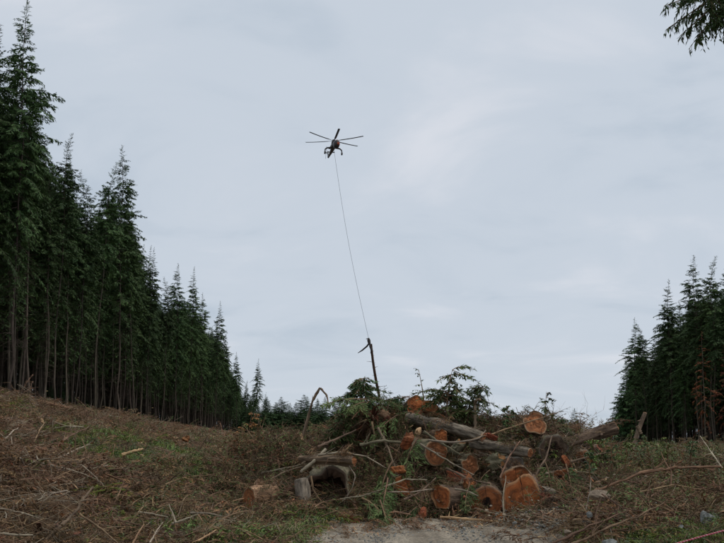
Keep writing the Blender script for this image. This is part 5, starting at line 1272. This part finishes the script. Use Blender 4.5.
# ------------------------------------------------------------------ helicopter, long line, grapple and hanging log
def helicopter():
    D = 277.0; hub = P(334, 141, D)
    dark = mat('heli_dark', (0.018, 0.016, 0.016), (0.04, 0.035, 0.033), 0.5, 0.5, vary=0.0, spec=0.4)
    orange = mat('heli_orange', (0.30, 0.05, 0.018), (0.36, 0.07, 0.024), 0.4, 0.45, vary=0.0, spec=0.4)
    glass = mat('heli_glass', (0.012, 0.014, 0.016), (0.02, 0.022, 0.026), 0.5, 0.12, vary=0.0, spec=0.6)
    blade_m = mat('heli_blade', (0.035, 0.035, 0.038), (0.06, 0.06, 0.065), 0.3, 0.5, vary=0.0)
    e = empty('heavy_lift_helicopter', (hub.x, hub.y, hub.z - 4.6), math.radians(9))
    e.rotation_euler = (math.radians(3), 0, math.radians(12))
    tag(e, 'heavy lift helicopter with six rotor blades and spindly legs hovering in the sky', 'helicopter')
    # local: nose toward -Y, rotor mast at origin, z = 0 at wheel level, rotor at z 4.6
    def loft(secs, m, name, parent, sides=14, sq=2.6):
        an = np.linspace(0, 2 * math.pi, sides, endpoint=False); ca, sa = np.cos(an), np.sin(an)
        cx = np.sign(ca) * np.abs(ca) ** (2 / sq); cz = np.sign(sa) * np.abs(sa) ** (2 / sq)
        V = np.array([np.stack([x + cx * w, np.full(sides, y), z + cz * h], -1) for (x, y, z, w, h) in secs]); n = len(secs)
        mb = MB(); i = np.arange(n - 1)[:, None] * sides; j = np.arange(sides)[None, :]; k = (j + 1) % sides
        mb.add(V.reshape(-1, 3), np.stack([i + j, i + k, i + sides + k, i + sides + j], -1).reshape(-1, 4))
        for q in (0, n - 1): mb.add(np.vstack([V[q], V[q].mean(0)]), np.array([[a, (a + 1) % sides, sides] for a in range(sides)]))
        return mb.build(name, m, parent)
    loft([(0, -6.6, 1.9, .35, .4), (0, -6.3, 1.8, .85, .85), (0, -5.6, 1.75, 1.08, 1.25), (0, -4.4, 1.8, 1.1, 1.4), (0, -3.4, 2.0, 1.0, 1.25), (0, -2.8, 2.4, .8, .8)], dark, 'cockpit', e)
    loft([(.25, -6.62, 1.75, .3, .25), (.2, -6.42, 1.7, .62, .52), (.2, -6.2, 1.65, .72, .6)], orange, 'nose_panel', e)
    loft([(0, -6.45, 2.15, .6, .3), (0, -6.2, 2.2, .9, .5), (0, -5.5, 2.35, 1.11, .45), (0, -4.9, 2.4, 1.12, .4)], glass, 'windscreen', e)
    loft([(0, -3.6, 2.75, .9, .55), (0, -1.5, 2.85, .95, .6), (0, 1.5, 2.8, .9, .6), (0, 4.0, 2.6, .65, .55), (0, 8.0, 2.45, .45, .45), (0, 12.5, 2.6, .3, .4)], dark, 'fuselage', e)
    loft([(0, 12.0, 2.5, .28, .5), (0, 13.0, 3.6, .2, .8), (0, 13.8, 4.9, .15, .5)], dark, 'tail_fin', e)
    mb = MB(); box(mb, (1.3, 13.7, 4.9), (2.6, 0.9, 0.12)); mb.build('stabilizer', dark, e)
    for s in (-1, 1):
        loft([(s * .62, -2.9, 3.75, .36, .36), (s * .62, -2.6, 3.75, .45, .45), (s * .6, -.6, 3.75, .45, .45), (s * .55, .6, 3.7, .36, .36)], orange if s > 0 else dark, 'engine', e)
        leg = MB(); tube(leg, [(s * .6, 1.2, 2.5), (s * 2.3, 1.2, 2.25), (s * 3.0, 1.2, 1.7)], [.34, .28, .24], 8); tube(leg, [(s * 3.0, 1.2, 1.75), (s * 3.05, 1.2, .5)], [.2, .18], 8)
        lg = leg.build('landing_leg', dark, e)
        w = MB(); tube(w, [(s * 2.85, 1.2, .5), (s * 3.30, 1.2, .5)], .52, 16); w.build('wheel', dark, lg)
    leg = MB(); tube(leg, [(0, -4.9, 1.0), (0, -5.0, .4)], [.14, .1], 8); lg = leg.build('nose_leg', dark, e)
    for s in (-1, 1):
        w = MB(); tube(w, [(s * .12, -5.0, .4), (s * .3, -5.0, .4)], .36, 14); w.build('wheel', dark, lg)
    mb = MB(); tube(mb, [(0, 0, 3.2), (0, 0, 4.75)], [.35, .25], 10); tube(mb, [(0, 0, 4.45), (0, 0, 4.8)], [.62, .5], 12); hubo = mb.build('rotor_hub', dark, e)
    for k in range(6):
        a = math.radians(-31 + 60 * k)
        m2 = MB(); ns = 10; rr = np.linspace(0.4, 11.0, ns)
        ch = np.where(rr < 1.8, 0.16, 0.38); z = 4.6 + 0.0045 * rr ** 2
        V = []
        for r, c, zz in zip(rr, ch, z):
            for (q, h) in ((-1, 0.0), (-.4, .05), (1, .0), (-.4, -.05)):
                V.append((r, q * c, zz + h - 0.04 * q * c))
        V = np.array(V); ca, sa = math.cos(a), math.sin(a); V = V @ np.array([[ca, sa, 0], [-sa, ca, 0], [0, 0, 1]])
        i = np.arange(ns - 1)[:, None] * 4; j = np.arange(4)[None, :]; kk = (j + 1) % 4
        m2.add(V, np.stack([i + j, i + kk, i + 4 + kk, i + 4 + j], -1).reshape(-1, 4)); m2.add(V[-4:], [[0, 1, 2, 3]])
        m2.build('rotor_blade', blade_m, e)
    tr = MB(); tube(tr, [(-.15, 13.6, 4.6), (-.75, 13.6, 4.6)], .14, 8); tro = tr.build('tail_rotor_hub', dark, e)
    for k in range(4):
        m2 = MB(); a = k * math.pi / 2 + .5; box(m2, (-.65, 13.6 + math.cos(a) * 1.2, 4.6 + math.sin(a) * 1.2), (.05, 2.2, .28), 0, (a, 0, 0)); m2.build('tail_rotor_blade', blade_m, tro)
    # long line
    top = Vector((hub.x, hub.y, hub.z)) + e.rotation_euler.to_matrix() @ Vector((0, 0.5, -2.3)); bot = P(368.5, 338, 282)
    t = np.linspace(0, 1, 24); p = np.array(top)[None] * (1 - t)[:, None] + np.array(bot)[None] * t[:, None]; p[:, 0] -= 0.9 * np.sin(t * math.pi)
    cab = MB(); tube(cab, p - np.array(bot), 0.05, 6); co = cab.build('sling_line', mat('cable_grey', (0.05, 0.05, 0.055), (0.08, 0.08, 0.085), 1, 0.6, vary=0))
    co.location = bot; tag(co, 'thin grey long line running from the helicopter down to the grapple', 'cable')
    # grapple: body, shackle, tines
    steel = mat('grapple_steel', (0.02, 0.016, 0.014), (0.05, 0.04, 0.035), 2, 0.6, vary=0)
    g = MB(); tube(g, [(0, 0, 0), (0.1, 0, -.8), (0.35, 0, -2.2)], [.25, .62, .5], 10); go_ = g.build('grapple', steel); go_.location = bot
    tag(go_, 'dark steel log grapple with hooked tines at the end of the line', 'grapple')
    s_ = MB(); tube(s_, [(-.9, 0, -.35), (-.2, 0, -.2), (.35, 0, -.3)], [.10, .2, .2], 6); s_.build('shackle', steel, go_)
    for a, l in ((180, 1.0), (60, .55), (-60, .55)):
        ca, sa = math.cos(math.radians(a)), math.sin(math.radians(a))
        q = MB(); tube(q, [(.35 + ca * .2, sa * .2, -2.0), (.3 + ca * .9 * l, sa * .9 * l, -3.0), (.35 + ca * 2.6 * l, sa * 2.6 * l, -4.4), (.4 + ca * 4.2 * l * (1 if a == 180 else .3), sa * 1.2 * l, -5.4)], [.3, .3, .26, .10], 8); q.build('tine', steel, go_)
    # the stem it carries
    A = P(371, 344, 282); B_ = P(379.5, 397, 282)
    lg = log('hanging_log', 'slender tree stem hanging upright from the grapple in the sky', A, B_, 0.40, .46, M['rot'], M['cut_rot'], 77, 0.12, group=None)
    R = np.random.default_rng(3)
    for i, (u, s, l) in enumerate(((.35, -1, 3.4), (.45, 1, 1.2), (.62, -1, 1.6), (.66, -1, 1.4), (.82, 1, 3.0), (.86, -1, 4.2), (.92, 1, 2.6), (.15, 1, .7))):
        c = (B_ - A) * u; d = Vector((s, R.normal(0, .4), R.uniform(.1, .7))).normalized()
        m3 = MB(); tube(m3, [c, c + d * l * .5 + Vector((0, 0, .1)), c + d * l], [.11, .07, .035], 5); m3.build('limb', M['twig'], lg)
helicopter()
